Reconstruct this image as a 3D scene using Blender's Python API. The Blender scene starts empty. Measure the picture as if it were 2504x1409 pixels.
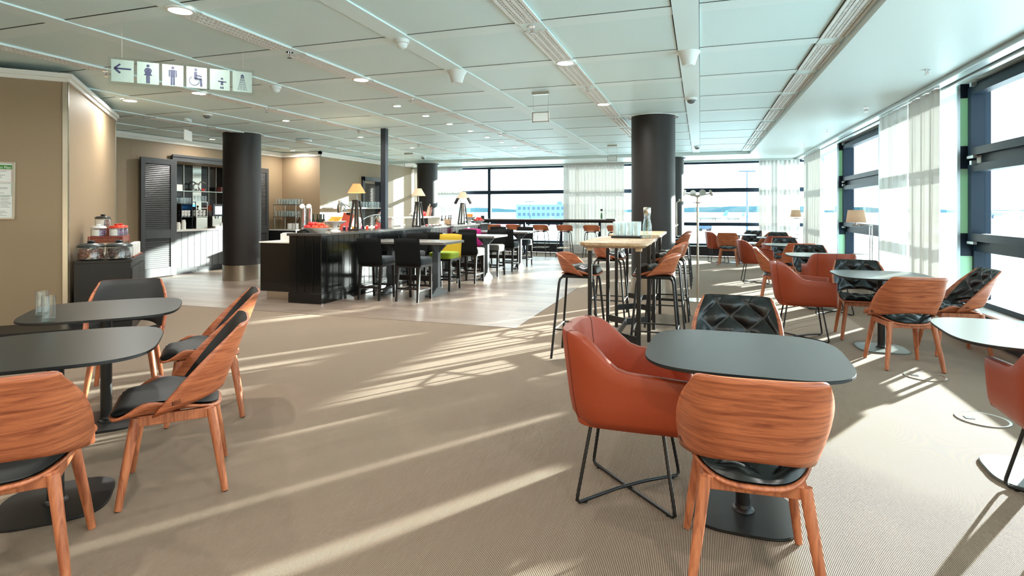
import bpy, bmesh, math, random
from mathutils import Vector, Matrix
random.seed(7)
PI = math.pi
sc = bpy.context.scene
COL = sc.collection

# ---------------------------------------------------------------- camera
HC, HCEIL, FPX, HOR = 1.39, 2.90, 1395.0, 513.0
HP = HCEIL + 0.012           # underside of the ceiling panels, a little above the bands
YAW = math.radians(18.29)
SN, CS = math.sin(YAW), math.cos(YAW)
cam_d = bpy.data.cameras.new('camera')
cam = bpy.data.objects.new('camera', cam_d)
COL.objects.link(cam)
cam.location = (0, 0, HC)
cam.rotation_euler = (PI / 2, 0, YAW)
cam_d.sensor_fit = 'HORIZONTAL'
cam_d.sensor_width = 36
cam_d.lens = FPX / 2504 * 36
cam_d.shift_y = -(704.5 - HOR) / 2504
cam_d.clip_start = 0.05
cam_d.clip_end = 5000
sc.camera = cam

# ---------------------------------------------------------------- world, sun, exposure
def lin(r, g, b):
    f = lambda v: (v / 255 / 12.92) if v <= 10.31 else ((v / 255 + 0.055) / 1.055) ** 2.4
    return (f(r), f(g), f(b), 1)

w = bpy.data.worlds.new('sky')
sc.world = w
w.use_nodes = True
nt = w.node_tree
bg = nt.nodes['Background']
tc = nt.nodes.new('ShaderNodeTexCoord')
sx = nt.nodes.new('ShaderNodeSeparateXYZ')
nt.links.new(tc.outputs['Generated'], sx.inputs[0])
mp = nt.nodes.new('ShaderNodeMapping')
mp.inputs['Scale'].default_value = (2.0, 2.0, 9.0)
nt.links.new(tc.outputs['Generated'], mp.inputs[0])
cl = nt.nodes.new('ShaderNodeTexNoise')
cl.inputs['Scale'].default_value = 2.2
cl.inputs['Detail'].default_value = 5
nt.links.new(mp.outputs[0], cl.inputs['Vector'])
rp = nt.nodes.new('ShaderNodeValToRGB')
rp.color_ramp.elements[0].position = 0.0
rp.color_ramp.elements[0].color = (0.93, 0.99, 1.0, 1)
rp.color_ramp.elements[1].position = 0.6
rp.color_ramp.elements[1].color = (0.55, 0.80, 0.95, 1)
nt.links.new(sx.outputs[2], rp.inputs[0])
cr = nt.nodes.new('ShaderNodeValToRGB')
cr.color_ramp.elements[0].position = 0.45
cr.color_ramp.elements[0].color = (0, 0, 0, 1)
cr.color_ramp.elements[1].position = 0.62
cr.color_ramp.elements[1].color = (1, 1, 1, 1)
nt.links.new(cl.outputs['Fac'], cr.inputs[0])
mxs = nt.nodes.new('ShaderNodeMixRGB')
nt.links.new(cr.outputs[0], mxs.inputs[0])
nt.links.new(rp.outputs[0], mxs.inputs[1])
mxs.inputs[2].default_value = (1, 1, 1, 1)
nt.links.new(mxs.outputs[0], bg.inputs['Color'])
bg.inputs['Strength'].default_value = 2.7

SUN_AZ, SUN_EL = math.radians(35.2), math.radians(10.8)
sun_d = bpy.data.lights.new('sun', 'SUN')
sun_d.energy = 16.5
sun_d.color = (1.0, 0.95, 0.89)
sun_d.angle = math.radians(0.6)
sun = bpy.data.objects.new('sun', sun_d)
COL.objects.link(sun)
sdir = Vector((-math.sin(SUN_AZ) * math.cos(SUN_EL), -math.cos(SUN_AZ) * math.cos(SUN_EL), -math.sin(SUN_EL)))
sun.rotation_euler = sdir.to_track_quat('-Z', 'Y').to_euler()
sun.location = (20, 40, 12)

sc.view_settings.view_transform = 'Standard'
sc.view_settings.look = 'None'
sc.view_settings.gamma = 1
sc.view_settings.use_curve_mapping = False
sc.view_settings.exposure = 1.25
DOWNLIGHT_W = 14.0
try:
    sc.cycles.use_denoising = True
    sc.cycles.max_bounces = 10
    sc.cycles.diffuse_bounces = 5
    sc.cycles.glossy_bounces = 4
    sc.cycles.transmission_bounces = 6
    sc.cycles.transparent_max_bounces = 24
    sc.cycles.sample_clamp_indirect = 6
    sc.cycles.caustics_reflective = False
    sc.cycles.caustics_refractive = False
except Exception:
    pass

# ---------------------------------------------------------------- pixel -> place helpers (metres)
def at(x, t):
    k = (x - 1252) / FPX
    return ((k * CS - SN) * t, (k * SN + CS) * t)
def G(x, y, h=0.0):
    return at(x, FPX * (HC - h) / (y - HOR))
def planeX(x, X):
    k = (x - 1252) / FPX
    return X / (k * CS - SN) * (k * SN + CS)
def planeY(x, Y):
    k = (x - 1252) / FPX
    return Y / (k * SN + CS) * (k * CS - SN)

# ---------------------------------------------------------------- materials
MATS = {}
def bsdf(name):
    m = bpy.data.materials.new(name)
    m.use_nodes = True
    MATS[name] = m
    return m, m.node_tree, m.node_tree.nodes['Principled BSDF']
def mat(name, col, rough=0.5, metal=0.0, spec=0.5, coat=0.0, emis=None, est=0.0, sheen=0.0, bump=0.0, bscale=200.0, var=0.0):
    m, t, b = bsdf(name)
    b.inputs['Base Color'].default_value = col
    b.inputs['Roughness'].default_value = rough
    b.inputs['Metallic'].default_value = metal
    b.inputs['Specular IOR Level'].default_value = spec
    b.inputs['Coat Weight'].default_value = coat
    b.inputs['Sheen Weight'].default_value = sheen
    if emis:
        b.inputs['Emission Color'].default_value = emis
        b.inputs['Emission Strength'].default_value = est
    co = t.nodes.new('ShaderNodeTexCoord')
    n = t.nodes.new('ShaderNodeTexNoise')
    n.inputs['Scale'].default_value = bscale
    n.inputs['Detail'].default_value = 3
    t.links.new(co.outputs['Object'], n.inputs['Vector'])
    if bump:
        bp = t.nodes.new('ShaderNodeBump')
        bp.inputs['Strength'].default_value = bump
        bp.inputs['Distance'].default_value = 0.002
        t.links.new(n.outputs['Fac'], bp.inputs['Height'])
        t.links.new(bp.outputs[0], b.inputs['Normal'])
    mx = t.nodes.new('ShaderNodeMixRGB')
    v = max(var, 0.03)
    mx.inputs[1].default_value = tuple(c * (1 - v) for c in col[:3]) + (1,)
    mx.inputs[2].default_value = tuple(min(1, c * (1 + v)) for c in col[:3]) + (1,)
    t.links.new(n.outputs['Fac'], mx.inputs[0])
    t.links.new(mx.outputs[0], b.inputs['Base Color'])
    return m
def wood(name, dark, light, scale, rough=0.4):
    m, t, b = bsdf(name)
    co = t.nodes.new('ShaderNodeTexCoord')
    ma = t.nodes.new('ShaderNodeMapping')
    ma.inputs['Scale'].default_value = scale
    t.links.new(co.outputs['Object'], ma.inputs[0])
    n = t.nodes.new('ShaderNodeTexNoise')
    n.inputs['Scale'].default_value = 1.0
    n.inputs['Detail'].default_value = 7
    n.inputs['Roughness'].default_value = 0.65
    n.inputs['Distortion'].default_value = 1.1
    t.links.new(ma.outputs[0], n.inputs['Vector'])
    r = t.nodes.new('ShaderNodeValToRGB')
    r.color_ramp.elements[0].position = 0.32
    r.color_ramp.elements[0].color = dark
    r.color_ramp.elements[1].position = 0.62
    r.color_ramp.elements[1].color = light
    t.links.new(n.outputs['Fac'], r.inputs[0])
    t.links.new(r.outputs[0], b.inputs['Base Color'])
    b.inputs['Roughness'].default_value = rough
    return m
def thin_glass(name, tint, refl=1.0, rough=0.02, body=0.0, bodycol=(0.9, 0.95, 0.95, 1)):
    m, t, b = bsdf(name)
    t.nodes.remove(b)
    out = t.nodes['Material Output']
    tr = t.nodes.new('ShaderNodeBsdfTransparent')
    tr.inputs[0].default_value = tint
    gl = t.nodes.new('ShaderNodeBsdfGlossy')
    gl.inputs['Roughness'].default_value = rough
    ge = t.nodes.new('ShaderNodeNewGeometry')          # Schlick reflectance, the same from both sides
    dt = t.nodes.new('ShaderNodeVectorMath'); dt.operation = 'DOT_PRODUCT'
    t.links.new(ge.outputs['Normal'], dt.inputs[0]); t.links.new(ge.outputs['Incoming'], dt.inputs[1])
    def mth(op, a, b=None, clamp=False):
        q = t.nodes.new('ShaderNodeMath'); q.operation = op; q.use_clamp = clamp
        for i_, v_ in ((0, a), (1, b)):
            if v_ is None: continue
            if isinstance(v_, (int, float)): q.inputs[i_].default_value = v_
            else: t.links.new(v_, q.inputs[i_])
        return q.outputs[0]
    c_ = mth('SUBTRACT', 1.0, mth('ABSOLUTE', dt.outputs['Value']), True)
    p5 = mth('POWER', c_, 5.0)
    mu_o = mth('MULTIPLY', mth('ADD', mth('MULTIPLY', p5, 0.9), 0.035), refl, True)
    m1 = t.nodes.new('ShaderNodeMixShader')
    t.links.new(mu_o, m1.inputs[0])
    t.links.new(tr.outputs[0], m1.inputs[1])
    t.links.new(gl.outputs[0], m1.inputs[2])
    last = m1
    if body:
        d = t.nodes.new('ShaderNodeBsdfDiffuse')
        d.inputs[0].default_value = bodycol
        m2 = t.nodes.new('ShaderNodeMixShader')
        m2.inputs[0].default_value = body
        t.links.new(m1.outputs[0], m2.inputs[1])
        t.links.new(d.outputs[0], m2.inputs[2])
        last = m2
    t.links.new(last.outputs[0], out.inputs[0])
    return m
def sheer(name, col, see, trans):
    m, t, b = bsdf(name)
    t.nodes.remove(b)
    out = t.nodes['Material Output']
    d = t.nodes.new('ShaderNodeBsdfDiffuse'); d.inputs[0].default_value = col
    tl = t.nodes.new('ShaderNodeBsdfTranslucent'); tl.inputs[0].default_value = col
    tp = t.nodes.new('ShaderNodeBsdfTransparent')
    a = t.nodes.new('ShaderNodeMixShader'); a.inputs[0].default_value = trans
    t.links.new(d.outputs[0], a.inputs[1]); t.links.new(tl.outputs[0], a.inputs[2])
    c = t.nodes.new('ShaderNodeMixShader'); c.inputs[0].default_value = see
    t.links.new(a.outputs[0], c.inputs[1]); t.links.new(tp.outputs[0], c.inputs[2])
    t.links.new(c.outputs[0], out.inputs[0])
    return m
def ribs(name, c1, c2, period, axis='X', rough=0.9, bump=0.6, mottle=0.25, spec=0.2, sheen=0.0):
    m, t, b = bsdf(name)
    co = t.nodes.new('ShaderNodeTexCoord')
    wv = t.nodes.new('ShaderNodeTexWave')
    wv.bands_direction = axis
    wv.wave_profile = 'SIN'
    wv.inputs['Scale'].default_value = 0.314159 / period
    wv.inputs['Distortion'].default_value = 0.0
    t.links.new(co.outputs['Object'], wv.inputs['Vector'])
    n = t.nodes.new('ShaderNodeTexNoise')
    n.inputs['Scale'].default_value = 260
    n.inputs['Detail'].default_value = 2
    t.links.new(co.outputs['Object'], n.inputs['Vector'])
    ad = t.nodes.new('ShaderNodeMath'); ad.operation = 'MULTIPLY_ADD'
    t.links.new(n.outputs['Fac'], ad.inputs[0]); ad.inputs[1].default_value = mottle
    t.links.new(wv.outputs['Fac'], ad.inputs[2])
    mx = t.nodes.new('ShaderNodeMixRGB')
    mx.inputs[1].default_value = c1; mx.inputs[2].default_value = c2
    sb = t.nodes.new('ShaderNodeMath'); sb.operation = 'SUBTRACT'; sb.use_clamp = True
    t.links.new(ad.outputs[0], sb.inputs[0]); sb.inputs[1].default_value = mottle * 0.5
    t.links.new(sb.outputs[0], mx.inputs[0])
    t.links.new(mx.outputs[0], b.inputs['Base Color'])
    bp = t.nodes.new('ShaderNodeBump'); bp.inputs['Strength'].default_value = bump; bp.inputs['Distance'].default_value = 0.003
    t.links.new(wv.outputs['Fac'], bp.inputs['Height']); t.links.new(bp.outputs[0], b.inputs['Normal'])
    b.inputs['Roughness'].default_value = rough
    b.inputs['Specular IOR Level'].default_value = spec
    b.inputs['Sheen Weight'].default_value = sheen
    b.inputs['Sheen Roughness'].default_value = 0.35
    b.inputs['Sheen Tint'].default_value = (1.0, 0.86, 0.70, 1)
    return m

M_carpet = ribs('carpet_rib', lin(50, 39, 32), lin(170, 148, 127), 0.0068, sheen=0.25)
M_panel = ribs('perforated_metal', lin(216, 244, 244), lin(232, 254, 254), 0.009, 'Y', 0.5, 0.15, 0.1, 0.4)
M_band = mat('ceiling_band_white', lin(232, 254, 254), 0.5)
M_soffit = mat('soffit_white', lin(214, 226, 222), 0.45, bump=0.1, bscale=90)
M_plenumshade = mat('plenum_shade_black', (0.01, 0.01, 0.012, 1), 0.9)
M_white = mat('white_paint', lin(238, 240, 236), 0.45)
M_beige = mat('beige_wall', lin(156, 133, 104), 0.55, bump=0.08, bscale=60)
M_crown = mat('crown_white', lin(236, 232, 222), 0.4)
M_steel = mat('brushed_steel', lin(190, 184, 172), 0.28, 1.0)
M_chrome = mat('chrome', lin(225, 225, 228), 0.08, 1.0)
M_column = mat('charcoal_column', lin(28, 22, 19), 0.55)
M_frame = mat('petrol_frame', lin(18, 36, 52), 0.45, 0.0, spec=0.25)
M_framelt = mat('aluminium_frame', lin(170, 182, 186), 0.35, 0.5)
M_pane = thin_glass('window_glass', (0.90, 0.97, 0.97, 1), 1.0)
M_green = sheer('green_glass', lin(184, 226, 198), 0.02, 0.12)
M_sheer = sheer('sheer_curtain', lin(224, 222, 216), 0.03, 0.052)
M_plinth = mat('plinth_dark', lin(16, 20, 26), 0.4)
M_ledge = mat('ledge_light', lin(214, 212, 206), 0.4)
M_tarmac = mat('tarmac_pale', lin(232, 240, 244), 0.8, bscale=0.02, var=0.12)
M_black = mat('black_metal', lin(18, 17, 17), 0.4)
M_tabletop = mat('dark_tabletop', lin(17, 19, 18), 0.36, spec=0.45)
M_tablelt = mat('light_tabletop', lin(92, 98, 94), 0.32)
M_tableedge = mat('tabletop_edge', lin(22, 22, 22), 0.5)
M_plateg = mat('grey_base_plate', lin(96, 102, 96), 0.4)
M_woodback = wood('walnut_shell', lin(128, 62, 38), lin(192, 112, 73), (3.6, 3.6, 56))
M_woodseat = wood('walnut_seat', lin(128, 63, 39), lin(190, 112, 73), (40, 3, 40))
M_woodleg = wood('walnut_leg', lin(134, 70, 45), lin(192, 117, 78), (34, 34, 3))
M_oak = wood('oak_top', lin(158, 122, 88), lin(202, 172, 138), (28, 3, 28), 0.38)
M_leather = mat('black_leather', lin(12, 13, 13), 0.34, spec=0.5, bump=0.25, bscale=70)
M_pad = mat('black_pad', lin(14, 13, 12), 0.55, bump=0.1, bscale=300)
M_terra = mat('terracotta_leather', lin(146, 56, 24), 0.48, bump=0.12, bscale=260, var=0.06)
M_terrapipe = mat('terracotta_seam', lin(104, 36, 16), 0.5)
M_rubber = mat('rubber', (0.01, 0.01, 0.01, 1), 0.7)
M_glass = thin_glass('drinking_glass', (0.96, 0.98, 0.98, 1), 1.8, 0.03, 0.02)
M_glassd = thin_glass('stacked_glass', (0.93, 0.96, 0.96, 1), 2.0, 0.05, 0.22)
M_water = thin_glass('water', (0.90, 0.96, 0.95, 1), 1.0, 0.02)
M_barpaint = mat('bar_paint', lin(10, 12, 12), 0.2, coat=0.1)
M_shutter = mat('shutter_paint', lin(66, 66, 66), 0.42)
M_shutterd = mat('cabinet_navy', lin(13, 16, 20), 0.38)
M_bartop = mat('bar_top', lin(66, 63, 60), 0.22)
M_worktop = mat('worktop_white', lin(226, 224, 216), 0.3)
M_bronze = mat('lamp_bronze', lin(58, 54, 52), 0.3, 0.6)
M_greypost = mat('grey_paint', lin(84, 90, 94), 0.35)
M_tabgrey = mat('counter_table_top', lin(104, 100, 96), 0.25)
M_fabblack = mat('black_velvet', lin(11, 13, 13), 0.85, spec=0.2)
M_fabblue = mat('petrol_velvet', lin(24, 38, 46), 0.8, sheen=0.15)
M_fabyel = mat('yellow_velvet', lin(178, 146, 18), 0.75, sheen=0.1)
M_fablime = mat('lime_velvet', lin(146, 170, 28), 0.75, sheen=0.1)
M_fabpink = mat('magenta_velvet', lin(180, 28, 118), 0.75, sheen=0.1)
M_fabgrey = mat('patterned_velvet', lin(104, 102, 96), 0.8, bscale=30, var=0.4)
M_darkwood = mat('wenge_leg', lin(28, 24, 22), 0.35)
M_shade = mat('lampshade_fabric', lin(190, 168, 142), 0.8, emis=(1.0, 0.66, 0.42, 1), est=0.10)
M_shadeor = mat('lampshade_glowing', lin(176, 108, 64), 0.8, emis=(1.0, 0.38, 0.12, 1), est=0.38)
M_lampwhite = mat('downlight_lens', (1, 1, 1, 1), 0.4, emis=(1, 0.95, 0.86, 1), est=4.0)
M_plastic = mat('white_plastic', lin(226, 232, 230), 0.4)
M_darkplastic = mat('dark_plastic', lin(40, 42, 44), 0.35)
M_porc = mat('porcelain', lin(240, 238, 234), 0.2)
M_red = mat('red_enamel', lin(214, 58, 30), 0.3)
M_apple = mat('apple_red', lin(206, 52, 50), 0.3, bscale=14, var=0.3)
M_peach = mat('apple_orange', lin(230, 84, 52), 0.35, bscale=14, var=0.2)
M_banana = mat('banana_yellow', lin(226, 170, 60), 0.45, bscale=18, var=0.15)
M_orange = mat('orange_peel', lin(232, 140, 50), 0.5)
M_navy = mat('sign_navy', lin(22, 28, 60), 0.5)
M_signplate = mat('sign_plate', lin(118, 134, 127), 0.45)
M_acrylic = thin_glass('acrylic', (0.93, 0.96, 0.95, 1), 1.0)
M_nuts = mat('dried_fruit', lin(150, 80, 50), 0.6, bscale=40, var=0.6)
M_copper = wood('mahogany', lin(96, 40, 24), lin(156, 76, 46), (20, 3, 20))
M_bottle = mat('bottle_green', lin(28, 42, 26), 0.12)
M_labelw = mat('label_paper', lin(232, 230, 222), 0.6)
M_paper = mat('paper', lin(236, 236, 230), 0.7)
M_greenink = mat('green_ink', lin(70, 140, 60), 0.6)
M_redink = mat('red_ink', lin(200, 90, 90), 0.6)
M_greyink = mat('grey_ink', lin(90, 90, 90), 0.6)
M_mirror = mat('mirror', lin(230, 230, 226), 0.03, 1.0)
M_screen = mat('screen_glass', lin(214, 220, 220), 0.2, emis=(0.85, 0.92, 0.95, 1), est=0.5)
M_blueled = mat('blue_light', lin(40, 120, 220), 0.4, emis=(0.1, 0.45, 1.0, 1), est=1.2)
M_herb = mat('herb_green', lin(50, 110, 40), 0.6)
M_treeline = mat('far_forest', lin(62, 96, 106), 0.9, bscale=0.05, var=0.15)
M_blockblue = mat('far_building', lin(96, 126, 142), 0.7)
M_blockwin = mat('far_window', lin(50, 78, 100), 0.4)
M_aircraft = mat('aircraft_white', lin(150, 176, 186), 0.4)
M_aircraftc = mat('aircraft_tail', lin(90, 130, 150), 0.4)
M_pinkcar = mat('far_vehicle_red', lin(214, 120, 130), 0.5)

# tile planks
def planks():
    m, t, b = bsdf('plank_tiles')
    co = t.nodes.new('ShaderNodeTexCoord')
    br = t.nodes.new('ShaderNodeTexBrick')
    br.inputs['Scale'].default_value = 1.0
    br.inputs['Color1'].default_value = lin(122, 106, 94)
    br.inputs['Color2'].default_value = lin(148, 132, 118)
    br.inputs['Mortar'].default_value = lin(74, 66, 60)
    br.inputs['Mortar Size'].default_value = 0.0025
    br.inputs['Brick Width'].default_value = 1.2
    br.inputs['Row Height'].default_value = 0.2
    t.links.new(co.outputs['Object'], br.inputs['Vector'])
    ma = t.nodes.new('ShaderNodeMapping'); ma.inputs['Scale'].default_value = (2.0, 30, 1)
    t.links.new(co.outputs['Object'], ma.inputs[0])
    n = t.nodes.new('ShaderNodeTexNoise'); n.inputs['Scale'].default_value = 1; n.inputs['Detail'].default_value = 6; n.inputs['Distortion'].default_value = 0.8
    t.links.new(ma.outputs[0], n.inputs['Vector'])
    mx = t.nodes.new('ShaderNodeMixRGB'); mx.blend_type = 'OVERLAY'; mx.inputs[0].default_value = 0.45
    t.links.new(br.outputs['Color'], mx.inputs[1]); t.links.new(n.outputs['Fac'], mx.inputs[2])
    t.links.new(mx.outputs[0], b.inputs['Base Color'])
    b.inputs['Roughness'].default_value = 0.36
    b.inputs['Specular IOR Level'].default_value = 0.5
    return m
M_tile = planks()

# ---------------------------------------------------------------- mesh builder
class MB:
    def __init__(s):
        s.v, s.f, s.m, s.mi = [], [], [], 0
    def add(s, vs, fs):
        o = len(s.v)
        s.v += [tuple(p) for p in vs]
        s.f += [tuple(i + o for i in f) for f in fs]
        s.m += [s.mi] * len(fs)
        return s
    def use(s, i):
        s.mi = i
        return s
    def box(s, x0, x1, y0, y1, z0, z1):
        v = [(x0, y0, z0), (x1, y0, z0), (x1, y1, z0), (x0, y1, z0), (x0, y0, z1), (x1, y0, z1), (x1, y1, z1), (x0, y1, z1)]
        return s.add(v, [(0, 3, 2, 1), (4, 5, 6, 7), (0, 1, 5, 4), (1, 2, 6, 5), (2, 3, 7, 6), (3, 0, 4, 7)])
    def bar(s, a, b, wx, wz, up=(0, 0, 1)):
        a, b = Vector(a), Vector(b)
        d = (b - a).normalized()
        u = Vector(up)
        r = d.cross(u)
        if r.length < 1e-4:
            r = d.cross(Vector((0, 1, 0)))
        r.normalize(); u = r.cross(d).normalized()
        vs = []
        for p in (a, b):
            for i, j in ((-1, -1), (1, -1), (1, 1), (-1, 1)):
                vs.append(p + r * (i * wx / 2) + u * (j * wz / 2))
        return s.add(vs, [(0, 1, 2, 3), (7, 6, 5, 4), (0, 4, 5, 1), (1, 5, 6, 2), (2, 6, 7, 3), (3, 7, 4, 0)])
    def tube(s, path, r, n=8, closed=False, cap=True):
        P = [Vector(p) for p in path]
        R = r if isinstance(r, (list, tuple)) else [r] * len(P)
        N = len(P)
        vs, fs = [], []
        ref = None
        for i, p in enumerate(P):
            if closed:
                d = P[(i + 1) % N] - P[i - 1]
            else:
                d = P[min(i + 1, N - 1)] - P[max(i - 1, 0)]
            d.normalize()
            if ref is None:
                ref = Vector((0, 0, 1)) if abs(d.z) < 0.9 else Vector((1, 0, 0))
            a = ref - d * ref.dot(d)
            a.normalize(); ref = a
            c = d.cross(a)
            for k in range(n):
                t = 2 * PI * k / n
                vs.append(p + a * (R[i] * math.cos(t)) + c * (R[i] * math.sin(t)))
        for i in range(N if closed else N - 1):
            for k in range(n):
                i2 = (i + 1) % N
                fs.append((i * n + k, i * n + (k + 1) % n, i2 * n + (k + 1) % n, i2 * n + k))
        if cap and not closed:
            fs.append(tuple(range(n - 1, -1, -1)))
            fs.append(tuple((N - 1) * n + k for k in range(n)))
        return s.add(vs, fs)
    def lathe(s, prof, n=20, c=(0, 0, 0), cap=True):
        vs, fs = [], []
        for r, z in prof:
            for k in range(n):
                t = 2 * PI * k / n
                vs.append((c[0] + r * math.cos(t), c[1] + r * math.sin(t), c[2] + z))
        L = len(prof)
        for i in range(L - 1):
            for k in range(n):
                fs.append((i * n + k, i * n + (k + 1) % n, (i + 1) * n + (k + 1) % n, (i + 1) * n + k))
        if cap and prof[0][0] > 1e-5:
            fs.append(tuple(range(n - 1, -1, -1)))
        if cap and prof[-1][0] > 1e-5:
            fs.append(tuple((L - 1) * n + k for k in range(n)))
        return s.add(vs, fs)
    def prism(s, pts, z0, z1):
        n = len(pts)
        vs = [(x, y, z0) for x, y in pts] + [(x, y, z1) for x, y in pts]
        return s.add(vs, [tuple(range(n - 1, -1, -1)), tuple(range(n, 2 * n))] + [(i, (i + 1) % n, n + (i + 1) % n, n + i) for i in range(n)])
    def grid(s, fn, nu, nv, flip=False):
        vs = [fn(i / nu, j / nv) for j in range(nv + 1) for i in range(nu + 1)]
        fs = []
        for j in range(nv):
            for i in range(nu):
                q = (j * (nu + 1) + i, j * (nu + 1) + i + 1, (j + 1) * (nu + 1) + i + 1, (j + 1) * (nu + 1) + i)
                fs.append(q[::-1] if flip else q)
        return s.add(vs, fs)
    def sphere(s, c, r, n=12, sx=1, sy=1, sz=1):
        prof = [(r * math.sin(PI * i / (n // 2)), -r * math.cos(PI * i / (n // 2))) for i in range(n // 2 + 1)]
        o = len(s.v)
        s.lathe(prof, n, (0, 0, 0))
        for i in range(o, len(s.v)):
            x, y, z = s.v[i]
            s.v[i] = (x * sx + c[0], y * sy + c[1], z * sz + c[2])
        return s
    def build(s, name, m, parent=None, smooth=False, bevel=0.0, solid=0.0, sub=0, angle=40, loc=None, soff=0.0):
        me = bpy.data.meshes.new(name)
        me.from_pydata(s.v, [], s.f)
        for mm in (m if isinstance(m, (list, tuple)) else [m]):
            me.materials.append(mm)
        for i, p in enumerate(me.polygons):
            p.material_index = s.m[i]
        me.update()
        bm = bmesh.new(); bm.from_mesh(me)
        bmesh.ops.remove_doubles(bm, verts=bm.verts, dist=1e-6)
        bmesh.ops.recalc_face_normals(bm, faces=bm.faces)
        bm.to_mesh(me); bm.free()
        o = bpy.data.objects.new(name, me)
        COL.objects.link(o)
        if parent:
            o.parent = parent
        if loc:
            o.location = loc
        if solid:
            d = o.modifiers.new('thickness', 'SOLIDIFY'); d.thickness = solid; d.offset = soff
        if bevel:
            d = o.modifiers.new('bevel', 'BEVEL'); d.width = bevel; d.segments = 2; d.limit_method = 'ANGLE'; d.angle_limit = math.radians(40)
        if sub:
            d = o.modifiers.new('sub', 'SUBSURF'); d.levels = sub; d.render_levels = sub
        if smooth or sub:
            for p in me.polygons:
                p.use_smooth = True
            if smooth and not sub:
                try:
                    me.set_sharp_from_angle(angle=math.radians(angle))
                except Exception:
                    pass
        return o

def tag(o, label, cat, group=None, kind=None):
    if label: o['label'] = label
    if cat: o['category'] = cat
    if group: o['group'] = group
    if kind: o['kind'] = kind
    return o
def thing(name, loc, az=0.0, label=None, cat=None, group=None):
    o = bpy.data.objects.new(name, None)
    o.empty_display_size = 0.1
    COL.objects.link(o)
    o.location = loc if len(loc) == 3 else (loc[0], loc[1], 0)
    o.rotation_euler = (0, 0, -math.radians(az))
    return tag(o, label, cat, group)
def struct(o):
    o['kind'] = 'structure'
    return o
def kids(o):
    return [c for c in COL.objects if c.parent == o]
def dup(root, loc, az=0.0, label=None, cat=None, group=None):
    ch = kids(root)
    r = root.copy(); COL.objects.link(r)
    r.location = loc if len(loc) == 3 else (loc[0], loc[1], 0)
    r.rotation_euler = (0, 0, -math.radians(az))
    tag(r, label, cat, group)
    for c in ch:
        d = c.copy(); COL.objects.link(d); d.parent = r
        for g in kids(c):
            e = g.copy(); COL.objects.link(e); e.parent = d
    return r
class Kit:
    """first call places the built thing, later calls copy it"""
    def __init__(s, make):
        s.make, s.o = make, None
    def __call__(s, loc, az, label, cat, group=None):
        if s.o is None:
            s.o = s.make()
            s.o.location = loc if len(loc) == 3 else (loc[0], loc[1], 0)
            s.o.rotation_euler = (0, 0, -math.radians(az))
            return tag(s.o, label, cat, group)
        return dup(s.o, loc, az, label, cat, group)
def superell(a, b, n, N=64):
    out = []
    for i in range(N):
        t = 2 * PI * i / N
        c, s_ = math.cos(t), math.sin(t)
        out.append((a * math.copysign(abs(c) ** (2 / n), c), b * math.copysign(abs(s_) ** (2 / n), s_)))
    return out
# ================================================================= SETTING
HS = HCEIL - 0.07            # soffit by the windows
XG, YG = 3.05, 18.0          # glass lines: right wall, far wall
XL, XL2, YJ = -10.6, -9.41, 12.53
YB = -3.2                    # wall behind the camera
struct(MB().box(-11.4, 3.15, YB - 0.1, 18.1, -0.12, 0).build('floor', M_carpet))
struct(MB().box(-10.9, -2.06, 6.36, 16.2, 0, 0.004).build('floor_tile', M_tile))

# ---- ceiling: bands, hanging perforated panels with joints, their shadow drawn as black strips
LX, LY, BX, BY = 1.207, 1.208, 0.1, 0.095
XK = lambda k: -0.108 + LX * k
YK = lambda j: 4.51 + LY * j
XC1, YC1 = 1.20, 15.9
m = MB()
m.use(2).box(-11.3, XC1, YB, YC1, HCEIL + 0.06, HCEIL + 0.09)
for k in range(-9, 2):
    x0, x1 = XK(k) - BX + 0.004, XK(k) + BX - 0.004
    m.use(0).box(max(x0, -11.2), x1, YB, YC1, HCEIL, HCEIL + 0.02)
for j in range(-6, 10):
    y0, y1 = YK(j) - BY + 0.014, YK(j) + BY
    for k in range(-9, 1):
        m.use(0).box(XK(k) + BX, XK(k + 1) - BX, y0, y1, HCEIL + 0.007, HCEIL + 0.022)
for j in range(-6, 10):
    for k in range(-9, 1):
        m.use(2).box(XK(k) + BX, XK(k + 1) - BX - 0.006, YK(j) - BY, YK(j) - BY + 0.012, HP - 0.001, HP + 0.004)  # black strip at panel level stands for the shadow in the joint
for k in range(-8, 2):
    m.use(2).box(XK(k) - BX - 0.005, XK(k) - BX + 0.003, YB, YC1, HP - 0.001, HP + 0.004)  # same painted joint shadow along the left side of each band
for j in range(-7, 10):
    y0, y1 = YK(j) + BY + 0.002, YK(j + 1) - BY
    y0, y1 = max(y0, YB), min(y1, YC1)
    if y1 - y0 < 0.1: continue
    for k in range(-9, 1):
        m.use(1).box(XK(k) + BX, XK(k + 1) - BX - 0.006, y0, y1, HP, HP + 0.016)
struct(m.build('ceiling', [M_band, M_panel, M_plenumshade]))
m = MB()
m.box(XC1 + 0.012, XG + 0.2, YB, YG + 0.2, HS, HS + 0.2)
m.box(-11.4, XC1 + 0.012, YC1 + 0.012, YG + 0.2, HS, HS + 0.2)
struct(m.build('ceiling_soffit', M_soffit))

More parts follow.
